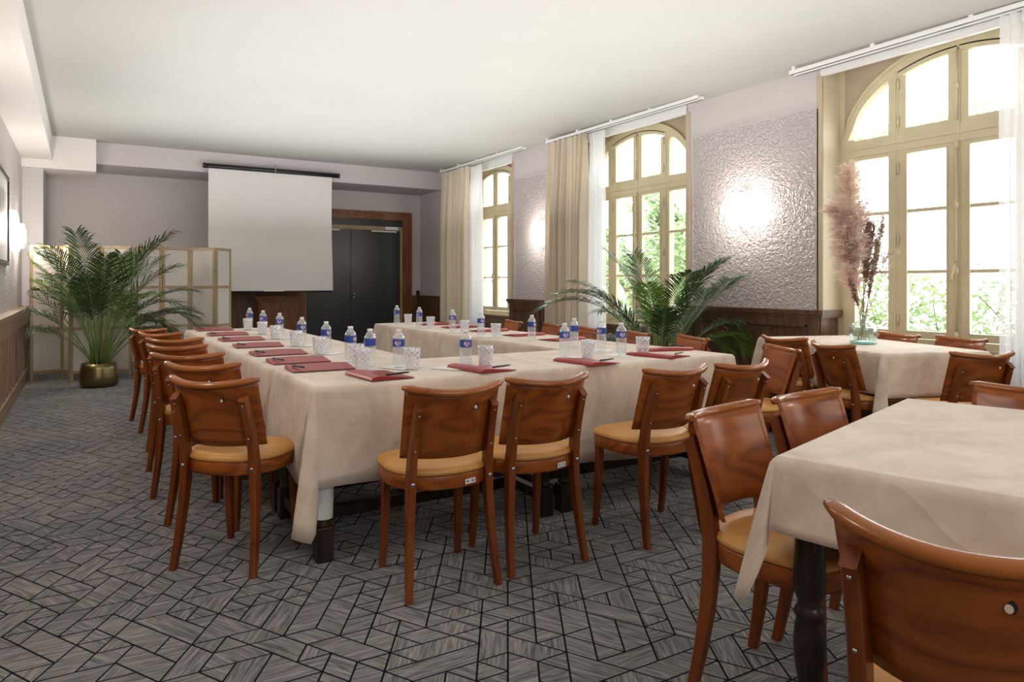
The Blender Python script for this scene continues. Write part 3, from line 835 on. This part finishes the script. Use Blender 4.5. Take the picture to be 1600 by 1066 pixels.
# ------------------------------------------------------------------ table setting
ZS=ZT+.0075
def make_bottle():
    t=thing('water_bottle','','bottle')
    pr=[(.0,.004),(.022,.0),(.029,.004),(.031,.012)]
    z=.018
    while z<.108:
        pr+=[(.0312,z),(.0298,z+.006),(.0312,z+.011)]; z+=.013
    pr+=[(.0305,.112),(.0305,.142),(.031,.146),(.029,.156),(.022,.168),(.0145,.177),(.0125,.180)]
    MB().lathe(pr,20).build('bottle_body',MBOTTLE,t)
    MB().lathe([(.0125,.180),(.0145,.1805),(.0145,.193),(.0125,.195),(.001,.195)],16).build('cap',MWHITE,t)
    lb=MB().lathe([(.0314,.108),(.0316,.112),(.0316,.142),(.0314,.145)],24,0,(0,0,0),False).build('label_band',MBLUE,t)
    em=MB()
    for kk,(rr,ww,hh,m) in enumerate(((.0321,.016,.0135,0),(.0325,.009,.006,1))):
        ring=[]
        for a0 in (0,pi):
            for q in range(20):
                A=2*pi*q/20; ang=a0-pi/2+ww*cos(A)/rr; ring.append((rr*cos(ang),rr*sin(ang),.1265+hh*sin(A)))
        em.add(ring[:20],[list(range(20))],False,m); em.add(ring[20:],[list(range(20))],False,m)
    em.build('emblem',[MPINK,MPINK2],lb)
    return t
def make_glass():
    mb=MB()
    mb.lathe([(.001,.010),(.030,.010),(.0325,.014),(.041,.102),(.0425,.104),(.0435,.102),(.041,.072),(.0375,.030),(.034,.008),(.030,.0),(.001,.0)],28,0,(0,0,0),False)
    o=mb.build('glass_tumbler',MTUMB); tag(o,'','glass'); return o
def make_folder():
    t=thing('document_folder','','folder')
    L_=.31; prof=[(0.008,.001),(.008,.008),(.012,.016),(.026,.022),(.05,.024),(.09,.019),(.14,.013),(.19,.007),(.214,.005),(.214,.001)]
    rs=[]
    for k in range(13):
        y=-L_/2+L_*k/12; w=.75+.25*cos((k/12-.5)*pi*.9)
        rs.append([(x-.111,y,.001+(z-.001)*w if z>.006 else z) for x,z in prof])
    MB().loops(rs,False).build('cover',MRED,t)
    MB().box(.02,.110,-L_/2+.004,L_/2-.004,.0005,.003).build('back_cover',MRED2,t)
    return t
def make_pen():
    t=thing('pen','','pen')
    MB().tube([(-.068,0,.006),(-.060,0,.006),(.03,0,.006),(.060,0,.006)],[.003,.0048,.0048,.0042],8).build('barrel',MBLACK,t)
    MB().tube([(.060,0,.006),(.072,0,.006),(.076,0,.006)],[.0042,.002,.0008],8).box(-.066,-.02,-.001,.001,.0105,.012).build('tip_and_clip',MSTEEL,t)
    return t
def make_napkin():
    o=MB().add([(-.08,-.08,0),(.08,-.08,.0),(.08,.08,.0015),(-.08,.08,0),(-.08,-.08,.0015),(.08,-.08,.0015),(.08,.08,.003),(-.08,.08,.0015)],[(3,2,1,0),(4,5,6,7),(0,1,5,4),(1,2,6,5),(2,3,7,6),(3,0,4,7)]).build('paper_napkin',MPAPER)
    return tag(o,'','napkin')
BO,GL,FO,PE,NA=make_bottle(),make_glass(),make_folder(),make_pen(),make_napkin()
cnt={'b':0,'g':0,'f':0,'p':0,'n':0}
def put(kind,proto,x,y,z,r,label,group):
    place(proto,cnt[kind]>0,(x,y,z),R(r),label,group); cnt[kind]+=1
ordl=['farthest from the camera','second from the far end','third from the far end','fourth from the far end','fifth from the far end','sixth from the far end']
bl=[(1.367,7.061),(1.345,6.372),(1.347,5.773),(1.315,4.986),(1.30,4.358),(1.27,3.80)]
gl=[(1.315,6.88),(1.306,6.21),(1.283,5.64),(1.263,4.94),(1.247,4.32),(1.275,3.70)]
for i,(b,g) in enumerate(zip(bl,gl)):
    put('b',BO,b[0],b[1],ZS,20*i-60,'small water bottle on the left table, '+ordl[i],'water bottles on the U layout')
    put('g',GL,g[0],g[1],ZS,0,'cut glass tumbler on the left table, '+ordl[i],'glass tumblers on the U layout')
    put('n',NA,(b[0]+g[0])/2+.03,(b[1]+g[1])/2,ZS-.003,30+5*i,'white paper napkin on the left table, '+ordl[i],'napkins under bottles and glasses')
fb=[(1.274,3.50,-70,'small water bottle on the front table, leftmost, just left of a facing label bottle'),(1.385,3.385,0,'small water bottle with facing oval emblem, left part of the front table'),(1.66,3.17,15,'small water bottle in the middle of the front table, beside a tumbler and folder'),
    (2.433,3.39,10,'small water bottle on the front table behind the third front folder'),(2.825,3.826,-70,'small water bottle at inner right corner, partly behind another bottle'),(2.842,3.554,-40,'small water bottle on the front table, second from its right end'),(2.745,3.245,5,'small water bottle on the front table, rightmost, nearest the folders at the right end')]
for x,y,r,l in fb: put('b',BO,x,y,ZS+.003,r-31,l,'water bottles on the U layout')
fg=[(1.20,3.40,'cut glass tumbler on the front table, leftmost, before the first bottle'),(1.415,3.285,'cut glass tumbler before the bottle with facing oval emblem'),(1.80,3.215,'cut glass tumbler in the middle of the front table'),(2.475,3.22,'cut glass tumbler on the third front folder'),(2.905,3.235,'cut glass tumbler rightmost on the front table')]
for x,y,l in fg: put('g',GL,x,y,ZS+.004,0,l,'glass tumblers on the U layout')
for x,y,r,l in ((1.41,3.40,25,'white paper napkin on the front table below the emblem bottle'),(1.62,3.24,30,'white paper napkin left of the middle front bottle'),(2.40,3.33,35,'white paper napkin below the bottle behind the third front folder'),(2.76,3.27,20,'white paper napkin below the rightmost front bottle'),(2.85,3.59,30,'white paper napkin below the second front bottle from the right')):
    put('n',NA,x,y,ZS,r,l,'napkins under bottles and glasses')
br=[(2.851,7.019),(2.833,6.395),(2.826,5.651),(2.79,5.057),(2.866,4.411)]
grt=[(2.95,6.95),(2.925,6.33),(2.90,5.56),(2.885,4.98)]
for i,b in enumerate(br):
    put('b',BO,b[0],b[1],ZS,-80+25*i,'small water bottle on the right table, '+ordl[i],'water bottles on the U layout')
for i,g in enumerate(grt):
    put('g',GL,g[0],g[1],ZS,0,'cut glass tumbler on the right table, '+ordl[i],'glass tumblers on the U layout')
    put('n',NA,g[0]-.05,g[1],ZS-.003,40,'white paper napkin on the right table, '+ordl[i],'napkins under bottles and glasses')
fl=[(1.05,7.03),(1.05,6.33),(1.045,5.70),(1.04,5.08),(1.035,4.47),(1.03,3.98),(1.03,3.56)]
words=['farthest from the camera','second from the far end','third from the far end','middle one of seven','third from the near end','second from the near end','nearest the camera']
for i,(x,y) in enumerate(fl):
    zz=ZS-.003 if y>3.8 else ZS
    put('f',FO,x,y,zz,-90+random.uniform(-3,3),'burgundy folder on the left table, '+words[i],'burgundy folders on the U layout')
    put('p',PE,x-.115,y-.035,zz+.0165,-75,'black pen on the left table folder, '+words[i],'pens on the folders')
ff=[(1.18,3.13,4,'glossy burgundy folder leftmost on the front table edge'),(1.72,3.12,6,'glossy burgundy folder second from left on the front table edge'),(2.355,3.08,6,'glossy burgundy folder third from left, before the right bottles'),(2.93,3.13,14,'glossy burgundy folder rightmost on the front table edge'),(3.24,3.40,75,'burgundy folder at the right end of the front table, behind another folder')]
for i,(x,y,r,l) in enumerate(ff):
    put('f',FO,x,y,ZS+.001,r,l,'burgundy folders on the U layout')
    th=R(r); px,py=.045,-.115
    put('p',PE,x+px*cos(th)-py*sin(th),y+px*sin(th)+py*cos(th),ZS+.0165,r+12,'black pen on the '+l.replace('glossy burgundy ','').replace('burgundy ','').replace(', behind another folder',''),'pens on the folders')
for i,(x,y) in enumerate(((3.17,6.75),(3.17,6.20),(3.17,5.60),(3.17,5.0),(3.17,4.45))):
    put('f',FO,x,y,ZS-.003,90+4*i-8,'burgundy folder on the right table, '+ordl[i],'burgundy folders on the U layout')
    put('p',PE,x+.10,y+.03,ZS+.014,80,'black pen on the right table folder, '+ordl[i],'pens on the folders')

# ------------------------------------------------------------------ palms
def frond(length,az,el,droop,width,nl,rnd,base,lf=.16,start=.38):
    """rachis starting at base, leaving at elevation el, arching by droop; leaflets on the outer part"""
    mb=MB(); pts=[]; p=Vector(base); K=26
    d=Vector((cos(az)*cos(el),sin(az)*cos(el),sin(el))); side0=Vector((-sin(az),cos(az),0))
    for k in range(K+1):
        pts.append(p.copy())
        e=el-droop*(k/K)**1.8
        d=Vector((cos(az)*cos(e),sin(az)*cos(e),sin(e))); p=p+d*(length/K)
    mb.tube(pts,[.0075*(1-.8*k/K) for k in range(K+1)],6,1)
    def at(t):
        f=t*K; i=min(int(f),K-1); return pts[i].lerp(pts[i+1],f-i),(pts[i+1]-pts[i]).normalized()
    for k in range(nl):
        u=(k+.5)/nl; t=start+(1-start)*u; q,d=at(t)
        for s in (-1,1):
            L0=lf*length*(.55+.9*math.sin(pi*min(1,.12+u*.80)))*rnd.uniform(.88,1.1)
            sd=side0*s; up=d.cross(side0); 
            if up.z<0: up=-up
            dirv=(sd*.78+d*(.62+.5*u)+up*rnd.uniform(.10,.34)).normalized()
            w=width*rnd.uniform(.85,1.15)
            wv=dirv.cross(up).normalized()*w
            g=Vector((0,0,-1))
            P=[q, q+dirv*L0*.35-g*0+g*L0*.02, q+dirv*L0*.70+g*L0*rnd.uniform(.06,.14), q+dirv*L0+g*L0*rnd.uniform(.18,.40)]
            ws=[.35,1,.8,.04]
            vs=[]
            for a,b in zip(P,ws): vs+=[a-wv*b,a+up*w*.35*b,a+wv*b]
            o=[]
            for i in range(3): o+=[(3*i,3*i+1,3*i+4,3*i+3),(3*i+1,3*i+2,3*i+5,3*i+4)]
            mb.add(vs,o,True,0)
    return mb
def palm(label,loc,scale,specs,seed,lim):
    rnd=random.Random(seed)
    t=thing('potted_palm',label,'plant',loc)
    t.scale=(1,1,1)
    pr=[(.120,0),(.165,.004),(.195,.035),(.202,.075),(.198,.13),(.188,.215),(.178,.275),(.172,.275),(.180,.20),(.17,.16)]
    MB().lathe(pr,36).build('pot',MBRASS,t)
    MB().lathe([(.001,.245),(.09,.252),(.175,.242),(.178,.20)],24,0,(0,0,0),False).build('soil',MSOIL,t)
    n=len(specs)
    for k,(az,el,ln,dr) in enumerate(specs):
        r=rnd.uniform(.02,.085); a=R(az)+rnd.uniform(-.5,.5)
        base=(r*cos(a),r*sin(a),.235)
        young=(k%7==3)
        m=frond(ln,R(az),R(el),R(dr),.0072,34,rnd,base,.155,.44)
        xa,xb,ya,yb_=lim
        def sq(v,a,b): return a+(v-a)*.12 if v<a else (b+(v-b)*.12 if v>b else v)
        m.v=[(sq(x,xa,xb),sq(y,ya,yb_),z) for x,y,z in m.v]
        m=m.build('frond',[MLEAF2 if young else MLEAF,MSTEM],t)
    sp=MB()
    for k in range(9):
        a=k*.7+.2; r=.03+.05*((k*37)%10)/10
        sp.tube([(r*cos(a),r*sin(a),.235),(r*1.3*cos(a),r*1.3*sin(a),.5),(r*1.7*cos(a)+.02*sin(k),r*1.7*sin(a),.82)],[.014,.011,.007],7)
    sp.build('stem_cluster',MSTEM,t)
    return t,sp
# palm in the far left corner: azimuth in world degrees (image right is about -31, image left about 149)
rnd=random.Random(11)
specs=[]
for k in range(27):
    az=k*137.5; lean=rnd.random()
    el=86-34*lean**.8; specs.append((az,el,1.60-.42*lean+rnd.uniform(-.06,.06),40+72*lean+rnd.uniform(-8,8)))
specs+=[(149,62,1.45,124),(-31,62,1.42,118),(150,52,1.22,110),(-33,52,1.15,112),(140,72,1.55,84),(-24,80,1.72,44),(-36,68,1.40,104)]
palm('tall areca palm in a brass pot before the folding screen, far left',(.165,9.45,0),1,specs,21,(-.66,9,-9,.40))
rnd=random.Random(5); specs=[]
for k in range(20):
    az=k*137.5+40; lean=rnd.random()
    el=86-30*lean**.8; specs.append((az,el,1.34-.34*lean+rnd.uniform(-.05,.05),44+66*lean+rnd.uniform(-8,8)))
specs+=[(149,68,1.52,106),(-31,70,1.48,70),(-31,63,1.30,116),(149,74,1.36,88),(-34,58,1.15,116)]
p2,_=palm('areca palm beside the middle window, behind the right end of the front table',(4.72,5.02,0),1,specs,33,(-9,.50,-9,9))
mb=MB().tube([(.02,.0,.24),(-.03,.02,.9),(-.10,.06,1.42)],[.010,.008,.002],6); mb.build('spear_shoot',MSTEM,p2)
mb=MB().tube([(.02,-.03,.24),(.10,-.06,.8),(.32,-.19,1.50)],[.010,.008,.002],6); mb.build('spear_shoot',MSTEM,p2)

# ------------------------------------------------------------------ vase and dried grasses
VX,VY,VZ=4.80,3.01,ZT+.0045
t=thing('glass_vase','round aqua glass bottle vase with dried grasses on the window table','vase',(VX,VY,VZ))
MB().lathe([(.084,.010),(.090,.022),(.090,.105),(.086,.130),(.070,.150),(.040,.163),(.030,.172),(.029,.205),(.036,.214),(.037,.220),(.030,.222)],32,0,(0,0,0),False).build('vase_body',MVASE,t)
MB().lathe([(.001,.0),(.076,.0),(.086,.004),(.089,.012),(.086,.020),(.05,.016),(.001,.014)],32,0,(0,0,0),False).build('vase_base',MVASEB,t)
IR=Vector((cos(R(-31.4)),sin(R(-31.4)),0)); IF=Vector((sin(R(31.4)),cos(R(31.4)),0))
def grass(name,label,cat,grp,dx,dy,h,plume,rad,mat,n,seed,strand=.075,bend=0,tipdroop=0.0,thin=.0013):
    """dx: lean to the image right at the top, h: height above table, plume: fluffy length"""
    rnd=random.Random(seed)
    t=thing(name,label,cat,(VX,VY,VZ),0,grp)
    foot=Vector((rnd.uniform(-.04,.04),rnd.uniform(-.04,.04),.024)); neck=Vector((rnd.uniform(-.014,.014),rnd.uniform(-.014,.014),.19))
    tip=IR*dx+IF*dy+Vector((0,0,h))
    K=30; pts=[]
    for k in range(K+1):
        u=k/K
        if u<.14: p=foot.lerp(neck,u/.14)
        else:
            w=(u-.14)/.86; p=neck.lerp(tip,w)+IR*bend*sin(pi*w)
            if w>.75 and tipdroop: p+=IR*(tipdroop*(w-.75)**2*6)+Vector((0,0,-abs(tipdroop)*(w-.75)**2*7))
        pts.append(p)
    MB().tube(pts,[.0032*(1-.6*k/K) for k in range(K+1)],6).build('stalk',MSTALK,t)
    tot=(tip-neck).length; s0=1-plume/tot
    mb=MB(); nb=max(24,n//26)
    for k in range(nb):
        w=s0+(1-s0)*(k+rnd.random())/nb; u=.14+.86*w; f=u*K; i=min(int(f),K-1); q=pts[i].lerp(pts[i+1],f-i); d=(pts[i+1]-pts[i]).normalized()
        v=(w-s0)/(1-s0); prof=math.sin(pi*min(.97,.14+v*.80))**.7
        a=rnd.uniform(0,2*pi); s1=d.orthogonal().normalized(); s2=d.cross(s1); o=s1*cos(a)+s2*sin(a)
        R_=rad*prof*rnd.uniform(.45,1.25); B=[q+o*R_*x+d*(strand*1.1*x**.8)+Vector((0,0,-.35*R_*x*x*x)) for x in (0,.33,.66,1)]
        for j in range(n//nb):
            x=rnd.random()**.8*2.99; i2=int(x); p=B[i2].lerp(B[i2+1],x-i2); e0=(B[i2+1]-B[i2]).normalized()
            e=(e0+Vector((rnd.gauss(0,.55),rnd.gauss(0,.55),rnd.gauss(0,.45)))).normalized()
            ln=strand*rnd.uniform(.25,.62); wv=e.orthogonal().normalized()*thin
            m=p+e*ln*.5; z=p+e*ln+Vector((rnd.gauss(0,.006),rnd.gauss(0,.006),-.006))
            mb.add([p-wv,p+wv,m+wv*1.1,z,m-wv*1.1],[(0,1,2,3,4)],False)
    mb.build('plume',mat,t)
GP='dried grasses in the glass vase'
grass('pampas_stem','tallest pink pampas plume in the vase, leaning left at the top','dried grass',GP,-.10,.0,1.20,.68,.125,MPAMP,6500,1,.11,-.03)
grass('pampas_stem','pink pampas plume in the vase with tip drooping to the left','dried grass',GP,-.10,.03,1.0,.56,.10,MPAMP,4600,2,.10,-.03,-.16)
grass('pampas_stem','wide pink pampas plume low on the left of the vase','dried grass',GP,-.115,-.02,.86,.54,.105,MPAMP,4600,3,.10,-.03)
grass('pampas_stem','pink pampas plume in the middle of the vase bunch','dried grass',GP,.0,.02,.95,.42,.07,MPAMP,3000,4,.08)
grass('pampas_stem','thin airy purple grey plume standing right of centre','dried grass',GP,.085,.03,1.04,.16,.03,MPAMP,160,5,.05)
grass('pampas_stem','cream pampas plume drooping to the right over the window sash','dried grass',GP,.15,.0,.68,.24,.04,MPAMPW,800,6,.06,.04,.10)
grass('pampas_stem','short beige plume at the right edge of the vase bunch','dried grass',GP,.12,-.03,.90,.45,.045,MPAMPW,900,7,.06,.01)
for k,(dx,h,l) in enumerate(((.012,.84,'leftmost brown reed head of the vase bunch'),(.04,.83,'second brown reed head from left in the vase bunch'),(.066,.82,'brown reed head in the middle right of the vase bunch'),(.135,.84,'rightmost brown reed head leaning right over the pane'),(-.085,.50,'short brown reed head low on the left of the bunch'),(.105,.70,'lower brown reed head on the right of the bunch'))):
    grass('reed_stem',l,'dried grass',GP,dx,-.03+.01*k,h,.40 if h>.6 else .25,.020,MREED,1500,20+k,.05,0,0,.002)

# ------------------------------------------------------------------ curtains and tracks
def curtain(name,label,cat,mat,y0,y1,ztop,zbot,waves,amp,x,seed,flare=0.0,group=None):
    rnd=random.Random(seed); ph=[rnd.uniform(0,6) for _ in range(4)]
    nu=waves*14
    def f(u,v):
        k=.45+.55*min(1,v*3)
        w=2*pi*waves*u
        yy=y0+(y1-y0)*(u+(.006*sin(v*5+ph[0])))+ (flare*(u-.5)*v)
        aa=amp*k*(1+.35*sin(u*9+ph[1]))
        xx=x+aa*sin(w+ph[2]+.5*v*sin(u*7+ph[3]))+amp*.35*sin(2.3*w+ph[1])*k
        pl=1+.0
        return (xx,yy,ztop-(ztop-zbot)*v)
    t=thing(name,label,cat,(0,0,0),0,group)
    MB().grid(f,nu,26).build('fabric',mat,t)
    hd=MB()
    hd.grid(lambda u,v:(f(u,0)[0]-.004-.006*abs(sin(pi*waves*2*u)),f(u,0)[1],ztop+.012-.075*v),nu,2)
    hd.build('pleated_heading',mat,t)
    return t
ZD=2.965
curtain('curtain','beige lined drape at the left of the middle window','curtain',MDRAPE,7.58,6.78,ZD+.035,.04,7,.075,5.20,1,group='beige drapes')
curtain('curtain','beige lined drape at the left of the far window','curtain',MDRAPE,10.80,9.83,ZD+.06,.04,7,.075,5.20,2,group='beige drapes')
curtain('sheer_curtain','white sheer curtain at the left of the middle window','curtain',MSHEER,6.80,6.52,ZD+.03,.05,6,.03,5.25,3,group='white sheer curtains')
curtain('sheer_curtain','white sheer curtain at the left of the far window','curtain',MSHEER,9.84,9.50,ZD+.05,.05,6,.03,5.25,4,group='white sheer curtains')
curtain('sheer_curtain','white sheer curtain at the right of the near window','curtain',MSHEER,2.31,1.80,ZD,.05,7,.035,5.24,5,group='white sheer curtains')
def track(label,y0,y1):
    t=thing('curtain_track',label,'curtain track',(0,0,0),0,'white double curtain tracks')
    z0=min(zc(y0),zc(y1))
    for x in (5.20,5.27):
        MB().bbox(x-.014,x+.014,y0,y1,z0-.035,z0-.001,.004).box(x-.005,x+.005,y0+.01,y1-.01,z0-.038,z0-.034,1).build('rail',[MWHITE,MBLACK],t)
    m=MB()
    n=int((y1-y0)/.8)+2
    for k in range(n):
        yy=y0+.05+(y1-y0-.1)*k/(n-1); m.box(5.18,5.29,yy-.015,yy+.015,z0-.006,zc(yy)+.004)
    m.build('bracket',MWHITE,t)
track('white double curtain track above the near window',1.72,3.93)
track('white double curtain track above the middle window',4.98,7.66)
track('white double curtain track above the far window',8.25,10.86)

# ------------------------------------------------------------------ wall lights and picture
def sconce(label,x,y,z,sgn,lit=True,grp='opal glass wall lights',power=22):
    t=thing('wall_light',label,'wall light',(x,y,z),0,grp)
    W=.085 if sgn<0 else .085
    rs=[]
    for zz,w in ((-.15,.04),(-.145,.075),(-.07,.095),(.07,.095),(.145,.075),(.15,.04)):
        rs.append([(sgn*w*sin(q*pi/12)*1.0,w*cos(q*pi/12),zz) for q in range(13)])
    mb=MB(); mb.loops(rs,True); mb.build('shade',MLAMP,t)
    MB().bbox(-.004,.004,-.05,.05,-.125,.125,.002).build('back_plate',MWHITE,t)
    MB().tube([(sgn*.02,0,-.19),(sgn*.02,0,-.175),(sgn*.02,0,-.14)],[.006,.014,.024],10).build('finial',MLAMP,t)
    if lit:
        l=bpy.data.lights.new('wall_lamp',type='POINT'); l.energy=power; l.color=(1,.91,.80); l.shadow_soft_size=.07
        o=bpy.data.objects.new('wall_lamp',l); C.objects.link(o); o.location=(x+sgn*.16,y,z)
XP=XR-.006
sconce('lit white wall light glowing on the embossed pier between near and middle windows',XP,4.56,1.90,-1)
sconce('lit white wall light glowing on the embossed pier between middle and far windows',XP,8.03,1.88,-1)
sconce('lit white wall light on the left wall beside the picture',XL,9.12,1.82,1)
sconce('lit white wall light on the left wall, farther one by the folding screen',XL,10.25,1.76,1)
sconce('lit white wall light on the left wall beyond the picture edge',XL,6.0,1.82,1)
sconce('lit white wall light on the left wall near the camera',XL,2.9,1.82,1)
sconce('lit white wall light on the pier behind the near curtain',XP,1.0,1.90,-1)
t=thing('framed_picture','dark framed picture with white mount at the left picture edge','picture',(XL,8.40,0))
mb=MB()
for p in ((-.52,.52,2.24,2.28),(-.52,.52,1.38,1.42),(-.52,-.485,1.42,2.24),(.485,.52,1.42,2.24)): mb.box(0,.028,*p)
mb.build('frame',MBLACK,t); MB().box(.0,.012,-.49,.49,1.41,2.25).build('mount',MPAPER,t); MB().box(.012,.014,-.34,.34,1.55,2.11).build('print',MART,t)

# ------------------------------------------------------------------ garden outside
struct('ground',MB().add([(5.75,-30,-.3),(60,-30,-.3),(60,60,-.3),(5.75,60,-.3)],[(0,1,2,3)]),MGROUND)
def leafcloud(mb,n,fn,size,rnd):
    for _ in range(n):
        p=Vector(fn(rnd)); a=Vector((rnd.gauss(0,1),rnd.gauss(0,1),rnd.gauss(0,1))).normalized(); b=a.orthogonal().normalized(); s=size*rnd.uniform(.6,1.3)
        mb.add([p-a*s,p+b*s*.45,p+a*s,p-b*s*.45],[(0,1,2,3)],False)
def hedge(label,x,y0,y1,h,n,seed):
    rnd=random.Random(seed); t=thing('hedge',label,'hedge',(x,(y0+y1)/2,-.3),0,'garden hedges outside'); yc=(y0+y1)/2
    mb=MB()
    def fn(r):
        y=r.uniform(y0,y1)-yc; top=h+.18*sin(y*2.1+seed)+.12*sin(y*5.3); z=top*(r.random()**.75)
        return (r.gauss(0,.28),y,z)
    leafcloud(mb,n,fn,.048,rnd); mb.build('foliage',MHEDGE,t)
    b=MB()
    for k in range(int((y1-y0)*5)):
        y=rnd.uniform(y0,y1)-yc; q=Vector((rnd.gauss(0,.1),y,0)); pts=[q]
        for j in range(5): q=q+Vector((rnd.gauss(0,.10),rnd.gauss(0,.14),h*.19)); pts.append(q)
        b.tube(pts,[.018,.015,.012,.009,.006,.003],5)
    b.build('branches',MBARK,t)
hedge('garden hedge seen through the near window',8.6,1.6,9.5,1.62,9000,1)
def tree(label,x,y,h,r,n,seed,size=.09):
    rnd=random.Random(seed); t=thing('garden_tree',label,'tree',(x,y,-.3),0,'garden trees outside')
    mb=MB()
    blobs=[(Vector((rnd.gauss(0,r*.5),rnd.gauss(0,r*.6),h+rnd.gauss(0,r*.5))),r*rnd.uniform(.35,.6)) for _ in range(9)]
    def fn(q):
        c,rr=q.choice(blobs); v=Vector((q.gauss(0,1),q.gauss(0,1),q.gauss(0,1))).normalized()*rr*q.random()**.4; return c+v
    leafcloud(mb,n,fn,size,rnd); mb.build('crown',MTREE,t)
    b=MB().tube([(0,0,0),(.05,.1,h*.4),(.0,.25,h*.75),(.1,.1,h*1.1)],[.16,.13,.10,.04],8)
    b.tube([(.05,.1,h*.5),(.2,.9,h*.9)],[.09,.03],6).tube([(.0,.2,h*.65),(-.2,-.8,h*1.0)],[.08,.03],6); b.build('trunk',MBARK,t)
tree('leafy garden tree seen through the middle window',10.2,10.7,1.85,1.05,3600,5)
tree('leafy garden tree behind the middle window left sash',12.5,14.2,1.8,1.15,2600,6,.11)
rnd=random.Random(77)
t=thing('garden_tree','distant tree whose crown shows in the upper panes of the near window','tree',(25,12.4,-.3),0,'garden trees outside')
mb=MB(); leafcloud(mb,3000,lambda r:(r.gauss(0,.8),r.uniform(-3.2,3.6),6.3+.9*r.random()**1.5*(1+.4*sin(r.random()*9))),.12,rnd); mb.build('crown',MTREE,t)
MB().tube([(0,0,0),(.02,.03,4),(0,0,6.9)],[.09,.07,.03],8).tube([(0,0,6.0),(.2,1.4,6.6),(.2,2.6,6.7)],[.04,.03,.01],5).tube([(0,0,6.0),(-.2,-1.4,6.6),(-.2,-2.4,6.8)],[.04,.03,.01],5).build('trunk',MBARK,t)

# ------------------------------------------------------------------ light
w=bpy.data.worlds.new('overcast_sky'); bpy.context.scene.world=w; w.use_nodes=True
nt=w.node_tree; bg=nt.nodes['Background']
tc=N(nt,'ShaderNodeTexCoord'); sp=N(nt,'ShaderNodeSeparateXYZ'); L(nt,tc.outputs['Generated'],sp.inputs[0])
L(nt,ramp(nt,sp.outputs[2],[(.0,(.93,.96,1.0)),(.6,(1,1,1))]),bg.inputs[0]); bg.inputs[1].default_value=5.6
for c,a,b in WIN:
    l=bpy.data.lights.new('window_portal',type='AREA'); l.shape='RECTANGLE'; l.size=2.3; l.size_y=b-a
    l.cycles.is_portal=True
    o=bpy.data.objects.new('window_portal',l); C.objects.link(o); o.location=(5.72,(a+b)/2,1.88); o.rotation_euler=(0,R(90),0)
def area(name,loc,rot,sx,sy,e,col=(1,1,1)):
    l=bpy.data.lights.new(name,type='AREA'); l.shape='RECTANGLE'; l.size=sx; l.size_y=sy; l.energy=e; l.color=col
    o=bpy.data.objects.new(name,l); C.objects.link(o); o.location=loc; o.rotation_euler=rot; return o
area('added_fill',(1.6,-2.2,2.2),(R(78),0,R(-12)),4.0,1.4,62,(1,.97,.94))  # fill lamp added behind the camera, no fixture of the room
area('added_fill',(2.4,5.0,1.98),(R(180),0,0),4.3,10.4,245,(1,.99,.975))  # unseen upward fill lamp, added mid-room to brighten the ceiling

# ------------------------------------------------------------------ camera
cam=bpy.data.cameras.new('camera'); co=bpy.data.objects.new('camera',cam); C.objects.link(co)
co.location=(0,0,1.2); co.rotation_euler=(R(90),0,R(-31.4)); cam.sensor_width=36; cam.lens=36*1100/1600; cam.shift_y=-91/1600
cam.clip_start=.02; cam.clip_end=200
sc=bpy.context.scene; sc.camera=co
sc.view_settings.view_transform='Standard'; sc.view_settings.look='None'; sc.view_settings.exposure=0.0
sc.cycles.max_bounces=8; sc.cycles.transparent_max_bounces=24; sc.cycles.sample_clamp_indirect=6
